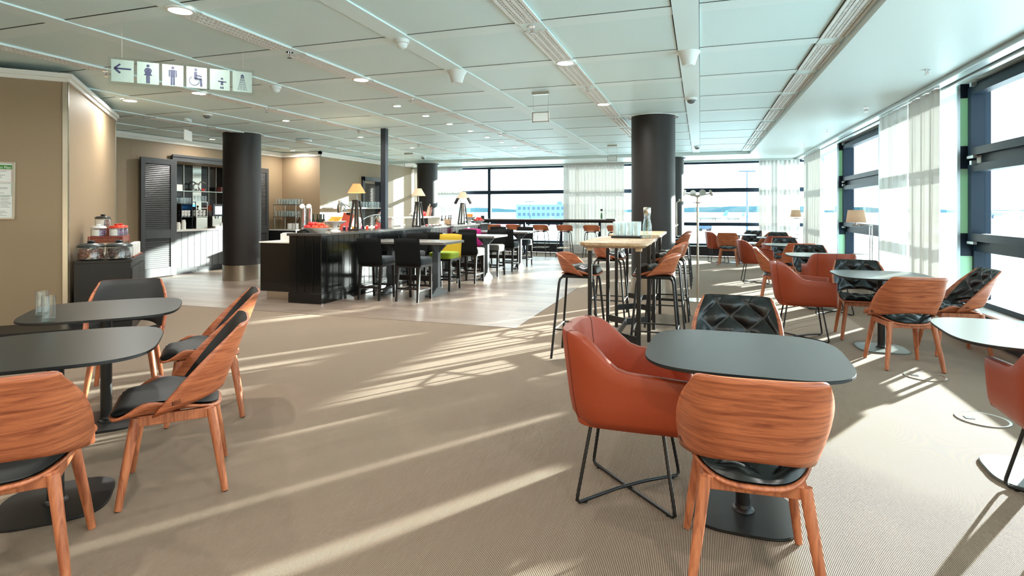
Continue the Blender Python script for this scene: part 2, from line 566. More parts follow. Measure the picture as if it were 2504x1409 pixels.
# ---- walls
def solve_on(x, p, d):
    """point p + s d seen in pixel column x"""
    k = (x - 1252) / FPX
    rx, ry = k * CS - SN, k * SN + CS
    det = rx * (-d[1]) + d[0] * ry
    t = (p[0] * (-d[1]) + d[0] * p[1]) / det
    return rx * t, ry * t
C1 = at(165, 6.10)
C2 = solve_on(282, C1, (-0.7071, 0.7071))
blk = [C1, C2, (C2[0] - 2.2, C2[1] - 2.2), (-10.95, C2[1] - 4.0), (-10.95, C1[1] - 4.9), (C1[0] - 4.4, C1[1] - 4.4)]
wl = struct(MB().prism(blk[::-1], 0, HCEIL - 0.10).build('wall_left', M_beige))
def crown_run(mb, p, q, nx, ny, z0, z1, d):
    """simple stepped cornice from p to q, n points into the room"""
    for a, b, t in ((0.0, 0.55, 0.5), (0.45, 1.0, 1.0)):
        za, zb = z0 + (z1 - z0) * a, z0 + (z1 - z0) * b
        pts = [(p[0], p[1]), (q[0], q[1]), (q[0] + nx * d * t, q[1] + ny * d * t), (p[0] + nx * d * t, p[1] + ny * d * t)]
        mb.prism(pts, za, zb)
r2 = 0.7071
cm = MB()
crown_run(cm, C1, (C1[0] - 4.4, C1[1] - 4.4), r2, -r2, HCEIL - 0.15, HCEIL - 0.06, 0.05)
crown_run(cm, (C1[0] + 0.03, C1[1] - 0.03), C2, r2, r2, HCEIL - 0.15, HCEIL - 0.06, 0.05)
struct(cm.build('trim_1', M_crown))
sm = MB()
sm.prism([(C1[0] + 0.006, C1[1]), (C1[0] - 0.026, C1[1] - 0.032), (C1[0] - 0.021, C1[1] - 0.037), (C1[0] + 0.010, C1[1] - 0.006)], 0, HCEIL - 0.15)
sm.prism([(C1[0] + 0.006, C1[1]), (C1[0] + 0.014, C1[1]), (C1[0] - 0.006, C1[1] + 0.02), (C1[0] - 0.012, C1[1] + 0.018)], 0, HCEIL - 0.15)
sm.prism([(C2[0] + 0.02, C2[1] - 0.016), (C2[0] + 0.026, C2[1] - 0.01), (C2[0] + 0.004, C2[1] + 0.012), (C2[0] - 0.002, C2[1] + 0.006)], 0, HCEIL - 0.15)
struct(sm.build('trim_2', M_steel))

OY0, OY1, OZ1 = 9.25, 11.55, 2.42      # opening of the coffee niche in the bar wall
for bx_ in ((XL - 0.7, XL, 1.5, OY0, 0, HCEIL), (XL - 0.7, XL, OY1, YJ + 0.3, 0, HCEIL), (XL - 0.7, XL, OY0, OY1, OZ1, HCEIL), (XL - 0.8, XL - 0.62, OY0, OY1, 0, HCEIL)):
    struct(MB().box(*bx_).build('wall_back', M_beige))
struct(MB().box(XL, XL2, YJ, YG + 0.1, 0, HCEIL).build('wall_right_of_bar', M_beige))
cm = MB()
crown_run(cm, (XL, 6.2), (XL, YJ), 1, 0, HCEIL - 0.12, HCEIL, 0.07)
crown_run(cm, (XL, YJ), (XL2 + 0.07, YJ), 0, -1, HCEIL - 0.12, HCEIL, 0.07)
crown_run(cm, (XL2, YJ - 0.07), (XL2, YC1), 1, 0, HCEIL - 0.12, HCEIL, 0.07)
struct(cm.build('trim_3', M_crown))
struct(MB().box(-11.3, 3.2, YB - 0.25, YB, 0, HCEIL).build('wall_behind', M_beige))
struct(MB().box(-11.45, -11.3, YB, 2.2, 0, HCEIL).build('wall_far_left', M_beige))

# ---- columns and the black post
def column(name, c, r, z1, band):
    m = MB()
    m.lathe([(r, band), (r, z1)], 48, (c[0], c[1], 0))
    o = m.build(name, M_column, smooth=True)
    struct(o)
    if band:
        MB().lathe([(r + 0.006, 0), (r + 0.006, band), (r - 0.01, band + 0.003)], 48, (c[0], c[1], 0), cap=False).build('steel_base', M_steel, o, smooth=True)
    MB().lathe([(r + 0.05, z1 - 0.012), (r + 0.05, z1 - 0.002), (r, z1 - 0.002)], 48, (c[0], c[1], 0), cap=False).build('collar', M_column if not band else M_white, o, smooth=True)
    return o
CA, CB = at(592, 11.43), at(1597, 9.35)
column('column', CA, 0.35, HP, 0.30)
column('column', CB, 0.35, HP, 0.30)
column('column', at(1045, 17.9), 0.32, HS, 0)
column('column', at(1643, 15.9), 0.32, HS, 0)
PST = (-5.62, planeX(940, -5.62))
struct(MB().box(PST[0] - 0.05, PST[0] + 0.05, PST[1] - 0.05, PST[1] + 0.05, 1.04, HP).build('post_column', mat('post_black', lin(20, 34, 48), 0.35)))

# ---- plinths and ledges below the glass
PZ = 0.30
m = MB()
m.use(0).box(2.79, 3.15, YB, 18.1, 0.03, PZ)
m.use(1).box(2.77, 3.15, YB, 18.1, PZ, PZ + 0.02)
struct(m.build('baseboard_right', [M_plinth, M_ledge]))
m = MB()
m.use(0).box(XL2 + 0.01, 2.78, 17.74, 18.1, 0.03, PZ)
m.use(1).box(XL2 + 0.01, 2.78, 17.72, 18.1, PZ, PZ + 0.02)
struct(m.build('baseboard_back', [M_plinth, M_ledge]))

# ---- windows: panes and frames, right wall (normal -X) and far wall (normal -Y)
WN = [0]
def window(wall, a, b, casement):
    WN[0] += 1
    zt = HS + 0.02
    def bx(mb, u0, u1, d0, d1, z0, z1):
        if wall == 'right': mb.box(XG + d0, XG + d1, u0, u1, z0, z1)
        else: mb.box(u0, u1, YG + d0, YG + d1, z0, z1)
    root = MB()
    fr = M_frame if casement or wall == 'far' else M_framelt
    g = 0.05
    z0 = PZ + 0.02
    d0, d1 = (-0.10, 0.06) if casement else (-0.05, 0.05)
    bx(root, a, a + g, d0, d1, z0, zt); bx(root, b - g, b, d0, d1, z0, zt)
    bx(root, a + g, b - g, d0, d1, z0, z0 + 0.06)
    bx(root, a + g, b - g, d0, d1, zt - 0.10, zt)
    if casement:
        bx(root, a + g, b - g, d0, d1, 0.92, 1.04); bx(root, a + g, b - g, d0, d1, 1.90, 2.00)
    elif wall == 'far':
        bx(root, a + g, b - g, d0, d1, 0.91, 1.01); bx(root, a + g, b - g, d0, d1, 1.91, 2.03)
    else:
        bx(root, a + g, b - g, d0, d1, 0.94, 1.06); bx(root, a + g, b - g, d0, d1, 1.86, 2.00)
    o = struct(root.build('window_%d' % WN[0], fr))
    if casement:
        for za, zb in ((1.04, 1.90), (2.00, zt - 0.08)):
            s = MB()
            e = 0.085
            bx(s, a + g, a + g + e, -0.16, -0.04, za, zb); bx(s, b - g - e, b - g, -0.16, -0.04, za, zb)
            bx(s, a + g + e, b - g - e, -0.16, -0.04, za, za + e); bx(s, a + g + e, b - g - e, -0.16, -0.04, zb - e, zb)
            so = s.build('casement', M_frame, o)
            h = MB()
            for yy in (a + g + 0.03, b - g - 0.20):
                bx(h, yy, yy + 0.16, -0.185, -0.15, za - 0.035, za - 0.005)
                bx(h, yy, yy + 0.05, -0.20, -0.15, zb - 0.01, zb + 0.035)
            h.build('hinge', M_framelt, so)
    p = MB()
    bx(p, a + g, b - g, -0.008, 0.008, z0, zt)
    p.build('pane', M_pane, o)
    return o
RB = [-3.2, -1.2, 1.80, 4.83, 7.85, 10.87, 13.90, 16.92]
for i in range(7):
    wo = window('right', RB[i], RB[i + 1], i in (1, 3, 5))
window('right', RB[7], 17.9, False)
FB = [-9.40, -6.74, -3.74, -0.74, 2.26, 3.0]
for i in range(5):
    window('far', FB[i], FB[i + 1], False)
# glazed side fins of the projecting casement bays
def fin(y, n):
    f = MB()
    f.box(2.99, 3.05, y - 0.03, y + 0.03, PZ + 0.02, HS)
    for za, zb in ((1.86, 2.12), (0.86, 1.12), (HS - 0.16, HS), (PZ + 0.02, PZ + 0.05)):
        f.box(2.83, 2.99, y - 0.012, y + 0.012, za, zb)
    f.box(2.935, 2.99, y - 0.012, y + 0.012, 1.12, HS - 0.16)
    o = struct(f.build('trim_%d' % n, M_frame))
    MB().box(2.80, 2.83, y - 0.02, y + 0.02, PZ + 0.02, HS).build('edge_post', M_framelt, o)
    MB().box(2.83, 2.99, y - 0.004, y + 0.004, PZ + 0.05, HS - 0.16).build('glass_fin', M_green, o)
for n, y in enumerate((4.83, 7.85, 10.87, 13.90)):
    fin(y, 4 + n)
# small notice sticker on the near casement
y0 = planeX(2390, 2.95)
st = MB().box(2.944, 2.949, y0 - 0.10, y0, 1.89, 1.99).build('window_sticker', M_paper)
tag(st, 'white notice sticker with red border on the near window crossbar', 'sticker')
MB().use(0).box(2.942, 2.944, y0 - 0.10, y0, 1.975, 1.985).box(2.942, 2.944, y0 - 0.10, y0, 1.895, 1.905).build('border', M_redink, st)

# ---- curtain rails under the soffit
def rail(name, b):
    m = MB()
    for x0, x1, y0, y1, z0, z1 in b: m.box(x0, x1, y0, y1, z0, z1)
    return struct(m.build(name, mat(name + '_alu', lin(200, 206, 204), 0.3, 0.6), bevel=0.004))
rail('trim_8', [(2.50, 2.54, YB, 17.52, HS - 0.05, HS), (2.56, 2.64, YB, 17.52, HS - 0.035, HS), (2.66, 2.72, YB, 17.52, HS - 0.06, HS)])
rail('trim_9', [(XL2, 2.5, 17.50, 17.53, HS - 0.05, HS), (XL2, 2.5, 17.56, 17.64, HS - 0.035, HS)])

# ---- sheer curtains
def curtain(wall, a, b, label, amp=0.03, flare=0.0, z0=0.03, mt=None):
    n = max(30, int(abs(b - a) * 76))
    ph = random.random() * 6
    def fn(u, v):
        t = a + (b - a) * u
        fold = math.sin(t * 2 * PI / 0.105 + ph + 0.8 * math.sin(t * 7)) * amp * 0.8 + math.sin(t * 2 * PI / 0.31 + ph * 2) * amp * 0.7
        fold *= (1 - 0.45 * v)
        edge = flare * (1 - v) * (u - 0.5)
        z = z0 + (HS - 0.04 - z0) * v
        if wall == 'right': return (2.60 + fold, t + edge, z)
        return (t + edge, 17.60 + fold, z)
    o = MB().grid(fn, n, 6).build('curtain', mt or M_sheer, smooth=True, angle=180)
    return tag(o, label, 'curtain')
M_sheer2 = sheer('sheer_curtain_thin', lin(226, 226, 222), 0.09, 0.09)
cY = lambda x: planeX(x, 2.6)
cX = lambda x: planeY(x, 17.6)
curtain('right', cY(2222), cY(2150), 'thin bright sheer curtain beside the dark window post, left of the wide gathered one', 0.02, -0.05, mt=M_sheer2)
curtain('right', cY(2296), cY(2222), 'gathered white sheer curtain nearest to the camera on the window wall', 0.035, -0.12)
curtain('right', cY(2006), cY(1968), 'narrow white curtain on the window wall next to the far corner', 0.035, -0.1)
curtain('far', cX(1856), 2.62, 'wide white curtain on the far wall in the right corner', 0.03)
curtain('far', cX(1378), cX(1526), 'pale sheer curtain behind the long window bar', 0.035)
curtain('far', cX(1070), cX(1130), 'thin sheer curtain on the far wall right of the dark column', 0.03, mt=M_sheer2)
curtain('far', XL2 + 0.05, cX(1040), 'white sheer curtain in the far left corner by the beige wall', 0.03)

# ================================================================= OUTSIDE
GZ = -5.0
struct(MB().box(-2500, 2500, 18.6, 3000, GZ - 1, GZ).box(3.6, 2500, -600, 18.6, GZ - 1, GZ).build('ground_apron', M_tarmac))
def far_forest():
    m = MB()
    N = 160
    vs, fs = [], []
    for i in range(N + 1):
        a = math.radians(-38 + 118 * i / N)
        hgt = 9 + 5 * math.sin(i * 0.13) + 2.5 * random.random()
        for d, z in ((1450, GZ), (1450, GZ + hgt), (1540, GZ + hgt), (1540, GZ)):
            vs.append((math.sin(a) * d, math.cos(a) * d, z))
    for i in range(N):
        for k in range(3):
            fs.append((i * 4 + k, i * 4 + k + 1, i * 4 + k + 5, i * 4 + k + 4))
    m.add(vs, fs)
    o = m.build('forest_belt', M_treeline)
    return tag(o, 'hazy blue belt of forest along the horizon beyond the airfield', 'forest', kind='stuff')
far_forest()
# grass and concrete strips of the airfield
def strip(t0, t1, col, nm):
    m = MB()
    N = 40
    vs, fs = [], []
    for i in range(N + 1):
        a = math.radians(-36 + 116 * i / N)
        for t in (t0, t1): vs.append((math.sin(a) * t, math.cos(a) * t, GZ + 0.05))
    for i in range(N): fs.append((2 * i, 2 * i + 1, 2 * i + 3, 2 * i + 2))
    struct(m.add(vs, fs).build(nm, col))
strip(330, 420, mat('dry_grass', lin(130, 128, 108), 0.9, bscale=0.02, var=0.1), 'ground_grass')
strip(560, 1100, mat('airfield_grass', lin(120, 134, 116), 0.9, bscale=0.02, var=0.1), 'ground_field')
# office block beyond the apron
b0, b1 = at(1262, 262), at(1440, 250)
dv = Vector((b1[0] - b0[0], b1[1] - b0[1], 0)); ln = dv.length; dv.normalize(); nv = Vector((-dv.y, dv.x, 0))
br = thing('office_block', (b0[0], b0[1], GZ), 0, 'flat blue-grey office block with rows of windows beyond the apron', 'building')
bm_ = MB(); bm_.box(0, ln, 0, 14, 0, 8.8); bm_.box(ln * 0.55, ln * 0.62, 3, 8, 8.8, 10.2)
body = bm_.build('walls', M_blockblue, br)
body.rotation_euler = (0, 0, math.atan2(dv.y, dv.x))
for row, z in enumerate((6.4, 3.6)):
    for i in range(14):
        u = 1.0 + i * (ln - 2) / 14
        wv_ = MB().box(u, u + 1.3, -0.08, 0.0, z, z + 1.3).build('window_opening', M_blockwin, br)
        wv_.rotation_euler = body.rotation_euler
# light masts
def mast(p, h, label):
    r = thing('light_mast', (p[0], p[1], GZ), 0, label, 'mast')
    MB().tube([(0, 0, 0), (0, 0, h)], [0.35, 0.16], 8).build('pole', M_blockwin, r)
    MB().box(-2.2, 2.2, -0.25, 0.25, h, h + 0.35).build('lamp_head', M_blockwin, r)
mast(at(1827, 160), 17.0, 'tall floodlight mast standing on the apron outside the far right window')
mast(at(1296, 240), 9.6, 'floodlight mast rising in front of the office block')
# parked aircraft, far away
def aircraft(p, s, az, label):
    r = thing('parked_aircraft', (p[0], p[1], GZ), az, label, 'aircraft')
    r.scale = (s, s, s)
    m = MB()
    m.tube([(0, y, 3.6) for y in (-18, -16, -12, 8, 16, 19)], [0.4, 1.4, 1.9, 1.9, 1.0, 0.3], 14)
    m.build('fuselage', M_aircraft, r, smooth=True)
    w_ = MB()
    w_.prism([(-1.5, -3), (-17, 6), (-17, 8), (-1.5, 4)], 3.0, 3.3); w_.prism([(1.5, 4), (17, 8), (17, 6), (1.5, -3)], 3.0, 3.3)
    w_.build('wing', M_aircraft, r)
    t = MB()
    t.add([(-0.2, 12, 5.2), (0.2, 12, 5.2), (0.2, 18, 5), (-0.2, 18, 5), (-0.15, 17, 11), (0.15, 17, 11), (0.15, 20, 11), (-0.15, 20, 11)],
          [(0, 3, 2, 1), (4, 5, 6, 7), (0, 1, 5, 4), (1, 2, 6, 5), (2, 3, 7, 6), (3, 0, 4, 7)])
    t.build('tail_fin', M_aircraftc, r)
    g = MB()
    for x, y in ((0, -13), (-2.5, 3), (2.5, 3)): g.tube([(x, y, 0), (x, y, 3)], 0.35, 8)
    g.build('landing_gear', M_blockwin, r)
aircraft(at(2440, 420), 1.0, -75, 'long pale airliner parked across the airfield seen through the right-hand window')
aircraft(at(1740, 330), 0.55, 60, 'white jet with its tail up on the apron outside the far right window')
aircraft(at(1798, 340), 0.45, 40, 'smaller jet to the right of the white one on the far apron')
# service vehicles
def vehicle(p, L, label, body_m, az=70):
    r = thing('service_van', (p[0], p[1], GZ), az, label, 'vehicle')
    MB().box(-1.0, 1.0, -L / 2, L / 2, 0.5, 2.3).build('body', body_m, r, bevel=0.2)
    MB().box(-1.02, 1.02, -L / 2 + 0.3, -L / 2 + 1.6, 1.4, 2.1).build('windscreen', M_blockwin, r)
    for x in (-0.9, 0.9):
        for y in (-L / 3, L / 3):
            MB().tube([(x - 0.12, y, 0.45), (x + 0.12, y, 0.45)], 0.45, 10).build('wheel', M_rubber, r)
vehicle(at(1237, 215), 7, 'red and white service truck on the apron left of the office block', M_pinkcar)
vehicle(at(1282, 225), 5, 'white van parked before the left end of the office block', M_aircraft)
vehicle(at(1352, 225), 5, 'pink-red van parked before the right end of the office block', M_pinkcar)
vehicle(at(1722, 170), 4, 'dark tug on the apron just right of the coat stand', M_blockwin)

# ================================================================= CEILING FITTINGS
def cpt(x, y, z=HCEIL):
    return at(x, FPX * (z - HC) / (HOR - y))
def grille():
    r = thing('air_grille', (0, 0, 0))
    m = MB()
    for x in (-0.092, -0.032, 0.028, 0.088): m.box(x - 0.010, x + 0.014, -0.5, 0.5, -0.010, 0.0)
    m.box(-0.1, 0.1, -0.5, -0.485, -0.010, 0.0); m.box(-0.1, 0.1, 0.485, 0.5, -0.010, 0.0)
    m.build('grille_frame', M_white, r)
    b = MB()
    for x in (-0.06, 0.0, 0.058):
        for i in range(24):
            b.sphere((x, -0.47 + i * 0.0408, -0.003), 0.015, 6, 1, 1.0, 0.8)
    b.build('diffuser_beads', M_white, r, smooth=True)['kind'] = 'stuff'
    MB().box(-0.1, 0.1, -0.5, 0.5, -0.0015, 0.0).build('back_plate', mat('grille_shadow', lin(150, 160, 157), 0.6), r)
    return r
KG = Kit(grille)
ORD = ['nearest', 'second', 'third', 'fourth', 'fifth', 'sixth', 'seventh', 'eighth', 'ninth', 'tenth', 'eleventh', 'twelfth', 'thirteenth']
STN = {1: 'strip beside the window soffit', -1: 'middle strip above the high bar tables', -3: 'strip above the counter tables', -5: 'strip above the bar back', -7: 'leftmost strip by the beige wall'}
GSTART = {1: 0, -1: -1, -3: -1, -5: -1, -7: 2}
for k in (1, -1, -3, -5, -7):
    n = 0
    for j in range(GSTART[k], 9):
        KG((XK(k), (YK(j) + YK(j + 1)) / 2, HCEIL), 0, '%s perforated air grille in the ceiling %s' % (ORD[n], STN[k]), 'air grille', 'air grilles in the ceiling strips')
        n += 1
def downlight(r_):
    def mk():
        r = thing('downlight', (0, 0, 0))
        MB().lathe([(r_ * 0.80, -0.012), (r_, -0.010), (r_ * 1.02, 0)], 24, cap=False).build('trim_ring', M_white, r, smooth=True)
        MB().lathe([(0.0, -0.010), (r_ * 0.82, -0.010)], 24).build('lens', M_lampwhite, r)
        return r
    return mk
def lamp_light(p, z, e, size=0.1):
    l = bpy.data.lights.new('downlight_bulb', 'AREA')
    l.shape = 'DISK'; l.size = size; l.energy = e; l.color = (1.0, 0.97, 0.92); l.spread = math.radians(170)
    o = bpy.data.objects.new('downlight_bulb', l); COL.objects.link(o)
    o.location = (p[0], p[1], z - 0.02)
KL, KD = Kit(downlight(0.10)), Kit(downlight(0.065))
big = [(437, 25, 'large round downlight in the strip at the top left'), (887, 200, 'large round downlight in the strip right of the pictogram sign'),
       (1385, 156, 'large round downlight in the middle strip, nearer one'), (1478, 258, 'large round downlight in the middle strip, farther one'),
       (491, 232, 'large round downlight just under the pictogram sign'), (318, 245, 'round downlight left of the pictogram sign near the beige wall')]
for x, y, lb in big:
    p = cpt(x, y)
    if x not in (318,):
        kx = round((p[0] + 0.108) / LX); kx = kx if kx % 2 else kx + 1
        jy = round((p[1] - 4.51) / LY); p = (XK(kx), YK(jy))
    KL((p[0], p[1], HCEIL), 0, lb, 'ceiling light')
    lamp_light(p, HCEIL, DOWNLIGHT_W)
small = [(971, 260, 'nearest of the row of small downlights over the counter tables'), (1041, 284, 'second in the row of small downlights over the counter tables'),
         (1099, 304, 'third in the row of small downlights over the counter tables'), (1150, 321, 'fourth in the row of small downlights over the counter tables'),
         (1191, 336, 'fifth in the row of small downlights over the counter tables'), (1227, 348, 'sixth in the row of small downlights over the counter tables'),
         (1259, 360, 'seventh in the row of small downlights over the counter tables'), (699, 296, 'small downlight above and right of the round column by the bar'),
         (881, 336, 'small downlight left of the top of the black post'), (1008, 362, 'small downlight right of the black post top'),
         (716, 369, 'small downlight by the beige cornice corner behind the bar'), (519, 341, 'small downlight left of the round column top'),
         (1235, 376, 'small downlight close to the far window edge'), (1083, 393, 'small downlight above the far dark column')]
for x, y, lb in small:
    p = cpt(x, y)
    KD((p[0], p[1], HP), 0, lb, 'ceiling light')
    lamp_light(p, HP, DOWNLIGHT_W * 0.8)
# unseen downlights added behind the camera for the light they give
for k, j in ((-1, -5), (-3, -5), (-1, -3), (-3, -3), (-5, -3), (1, -3)):
    KL((XK(k), YK(j), HCEIL), 0, 'unseen round downlight added in the ceiling behind the camera', 'ceiling light', 'added downlights behind the camera')
    lamp_light((XK(k), YK(j)), HCEIL, DOWNLIGHT_W)
def sprinkler():
    r = thing('sprinkler', (0, 0, 0))
    MB().lathe([(0.035, -0.006), (0.035, 0)], 14).build('rosette', M_chrome, r, smooth=True)
    MB().tube([(-0.012, 0, -0.006), (-0.014, 0, -0.045), (0, 0, -0.055), (0.014, 0, -0.045), (0.012, 0, -0.006)], 0.004, 6).lathe([(0.022, -0.060), (0.022, -0.055)], 12).build('deflector', M_chrome, r)
    MB().tube([(0, 0, -0.018), (0, 0, -0.04)], 0.0022, 6).build('bulb', M_red, r)
    return r
KS = Kit(sprinkler)
spr = [(1302, 66, 'middle strip, nearest to the camera'), (1439, 214, 'middle strip, second from the camera'), (1507, 288, 'middle strip, just before the central column'),
       (712, 130, 'strip right of the pictogram sign'), (1012, 245, 'strip above the yellow chair'), (1174, 316, 'counter table strip, farther along'),
       (260, 180, 'strip left of the pictogram sign'), (660, 270, 'strip above the round column by the bar'), (885, 323, 'strip left of the black post'),
       (1032, 357, 'strip right of the black post'), (1134, 381, 'strip near the far dark column'), (360, 291, 'strip by the hanging green exit sign')]
for x, y, lb in spr:
    p = cpt(x, y); kx = round((p[0] + 0.108) / LX); jy = round((p[1] - 4.51) / LY)
    KS((XK(kx), YK(jy), HCEIL), 0, 'chrome sprinkler head in the ' + lb, 'sprinkler', 'sprinkler heads')
for x, y, lb in ((2266, 170, 'nearest'), (2118, 263, 'second'), (2023, 318, 'third'), (1966, 353, 'fourth')):
    p = cpt(x, y, HS)
    KS((p[0], p[1], HS), 0, 'chrome sprinkler in the white soffit by the windows, %s from the camera' % lb, 'sprinkler', 'sprinkler heads')
def speaker():
    r = thing('ceiling_speaker', (0, 0, 0))
    MB().lathe([(0.055, -0.13), (0.06, -0.125), (0.085, -0.04), (0.105, -0.012), (0.11, 0)], 24).build('cone', M_plastic, r, smooth=True)
    MB().lathe([(0.0, -0.128), (0.05, -0.131), (0.056, -0.128)], 24).build('grille', M_band, r)
    return r
KP = Kit(speaker)
for x, y, lb in ((1685, 128, 'white cone speaker on the ceiling above the central column'), (1119, 176, 'white cone speaker on the ceiling left of the middle strip')):
    p = cpt(x, y); p = (XK(round((p[0] + 0.108) / LX)), YK(round((p[1] - 4.51) / LY)))
    KP((p[0], p[1], HCEIL), 0, lb, 'speaker')
def detector():
    r = thing('smoke_detector', (0, 0, 0))
    MB().lathe([(0.03, -0.075), (0.045, -0.06), (0.05, -0.035), (0.062, -0.03), (0.065, 0)], 20).build('housing', M_plastic, r, smooth=True)
    MB().lathe([(0.0, -0.082), (0.028, -0.076)], 16).build('sensor', M_band, r)
    return r
KDt = Kit(detector)
for x, y, lb in ((984, 97, 'white smoke detector on the ceiling, top centre left'), (677, 215, 'white smoke detector right of the pictogram sign')):
    p = cpt(x, y); p = (XK(round((p[0] + 0.108) / LX)), YK(round((p[1] - 4.51) / LY)))
    KDt((p[0], p[1], HCEIL), 0, lb, 'smoke detector')
def domecam():
    r = thing('dome_camera', (0, 0, 0))
    MB().lathe([(0.075, -0.03), (0.08, 0)], 20).build('base', M_plastic, r, smooth=True)
    MB().sphere((0, 0, -0.03), 0.06, 14, 1, 1, 0.8).build('dome', mat('smoked_dome', lin(110, 116, 118), 0.1), r, smooth=True)
    return r
KC = Kit(domecam)
for x, y, lb in ((1691, 240, 'dome camera on the ceiling before the central column'), (1705, 358, 'dome camera on the ceiling near the far right window'), (506, 280, 'dome camera on the ceiling near the green exit sign'), (1035, 383, 'dome camera on the ceiling above the far dark column')):
    p = cpt(x, y)
    KC((p[0], p[1], HP if x == 506 else HCEIL), 0, lb, 'security camera')
p = cpt(743, 342)
sp = thing('ceiling_vent_cap', (p[0], p[1], HP), 0, 'round grey vent cap under the ceiling behind the round column', 'vent')
MB().lathe([(0.14, -0.055), (0.16, -0.05), (0.17, -0.015), (0.12, 0)], 24).build('disc', M_plastic, sp, smooth=True)

# hanging exit plates
def exit_plate(x, yc, y0, y1, half, label):
    t = FPX * (HCEIL - HC) / (HOR - yc)
    p = at(x, t)
    r = thing('exit_sign', (p[0], p[1], HCEIL), 18.3 * 0, label, 'sign')
    zt, zb = -(HCEIL - HC - (HOR - y0) * t / FPX), -(HCEIL - HC - (HOR - y1) * t / FPX)
    MB().box(-half, half, -0.025, 0.025, -0.05, -0.012).build('ceiling_holder', M_steel, r)
    MB().box(-half, half, -0.006, 0.006, zb, zt).box(-half, half, -0.009, -0.006, zb, zb + 0.012).box(-half, half, -0.009, -0.006, zt - 0.012, zt).box(-half, -half + 0.012, -0.009, -0.006, zb, zt).box(half - 0.012, half, -0.009, -0.006, zb, zt).build('plate_frame', M_steel, r)
    MB().box(-half + 0.012, half - 0.012, -0.008, -0.0061, zb + 0.012, zt - 0.012).build('plate', M_plastic, r)
    for sx_ in (-half * 0.9, half * 0.9):
        MB().tube([(sx_, 0, zt), (sx_, 0, -0.04)], 0.0015, 5).build('wire', M_steel, r)
exit_plate(1322, 222, 274, 299, 0.11, 'blank pale hanging sign plate in the middle of the ceiling')
exit_plate(1497, 353, 381, 394, 0.11, 'small blank hanging sign plate before the far windows, left of the central column')
exit_plate(1000, 373, 398, 409, 0.13, 'small blank hanging sign plate by the far left corner')
p = cpt(460, 290)
r = thing('exit_sign', (p[0], p[1], HCEIL), 62, 'narrow green and white exit sign hanging edge-on left of the round column', 'sign')
MB().box(-0.10, 0.10, -0.02, 0.02, -0.05, -0.0).build('ceiling_holder', M_plastic, r)
MB().box(-0.15, 0.15, -0.008, 0.008, -0.37, -0.20).build('plate', M_paper, r)
MB().box(-0.14, 0.14, -0.0105, -0.008, -0.36, -0.21).build('green_panel', mat('exit_green', lin(40, 150, 90), 0.4), r)
MB().tube([(0, 0, -0.2), (0, 0, -0.03)], 0.002, 5).build('wire', M_steel, r)

# ---- pictogram sign, hung at 45 degrees
A0 = at(272, 4.5)
r = thing('pictogram_sign', (A0[0], A0[1], 0), 45, 'hanging clear sign with arrow and washroom pictograms, top left', 'sign')
# local +Y runs along the sign; face towards local +X
ZB, ZT = 2.405, 2.58
PW, GP = 0.150, 0.022
SL = 6 * PW + 5 * GP
MB().box(-0.002, 0.002, -0.02, SL + 0.02, ZB - 0.025, ZT + 0.02).build('acrylic_sheet', M_acrylic, r)
def disc(mb, cy, cz, ry, rz, x0, x1, n=20):
    pts = [(cy + ry * math.cos(2 * PI * i / n), cz + rz * math.sin(2 * PI * i / n)) for i in range(n)]
    poly(mb, pts, x0, x1)
def poly(mb, pts, x0, x1):
    n = len(pts)
    vs = [(x0, a, b) for a, b in pts] + [(x1, a, b) for a, b in pts]
    mb.add(vs, [tuple(range(n)), tuple(range(2 * n - 1, n - 1, -1))] + [(i, (i + 1) % n, n + (i + 1) % n, n + i) for i in range(n)])
def stroke(mb, a, b, w_, x0, x1):
    (ay, az_), (by, bz) = a, b
    d = math.hypot(by - ay, bz - az_); ny, nz = -(bz - az_) / d * w_ / 2, (by - ay) / d * w_ / 2
    poly(mb, [(ay + ny, az_ + nz), (by + ny, bz + nz), (by - ny, bz - nz), (ay - ny, az_ - nz)], x0, x1)
xa, xb = 0.0042, 0.0062
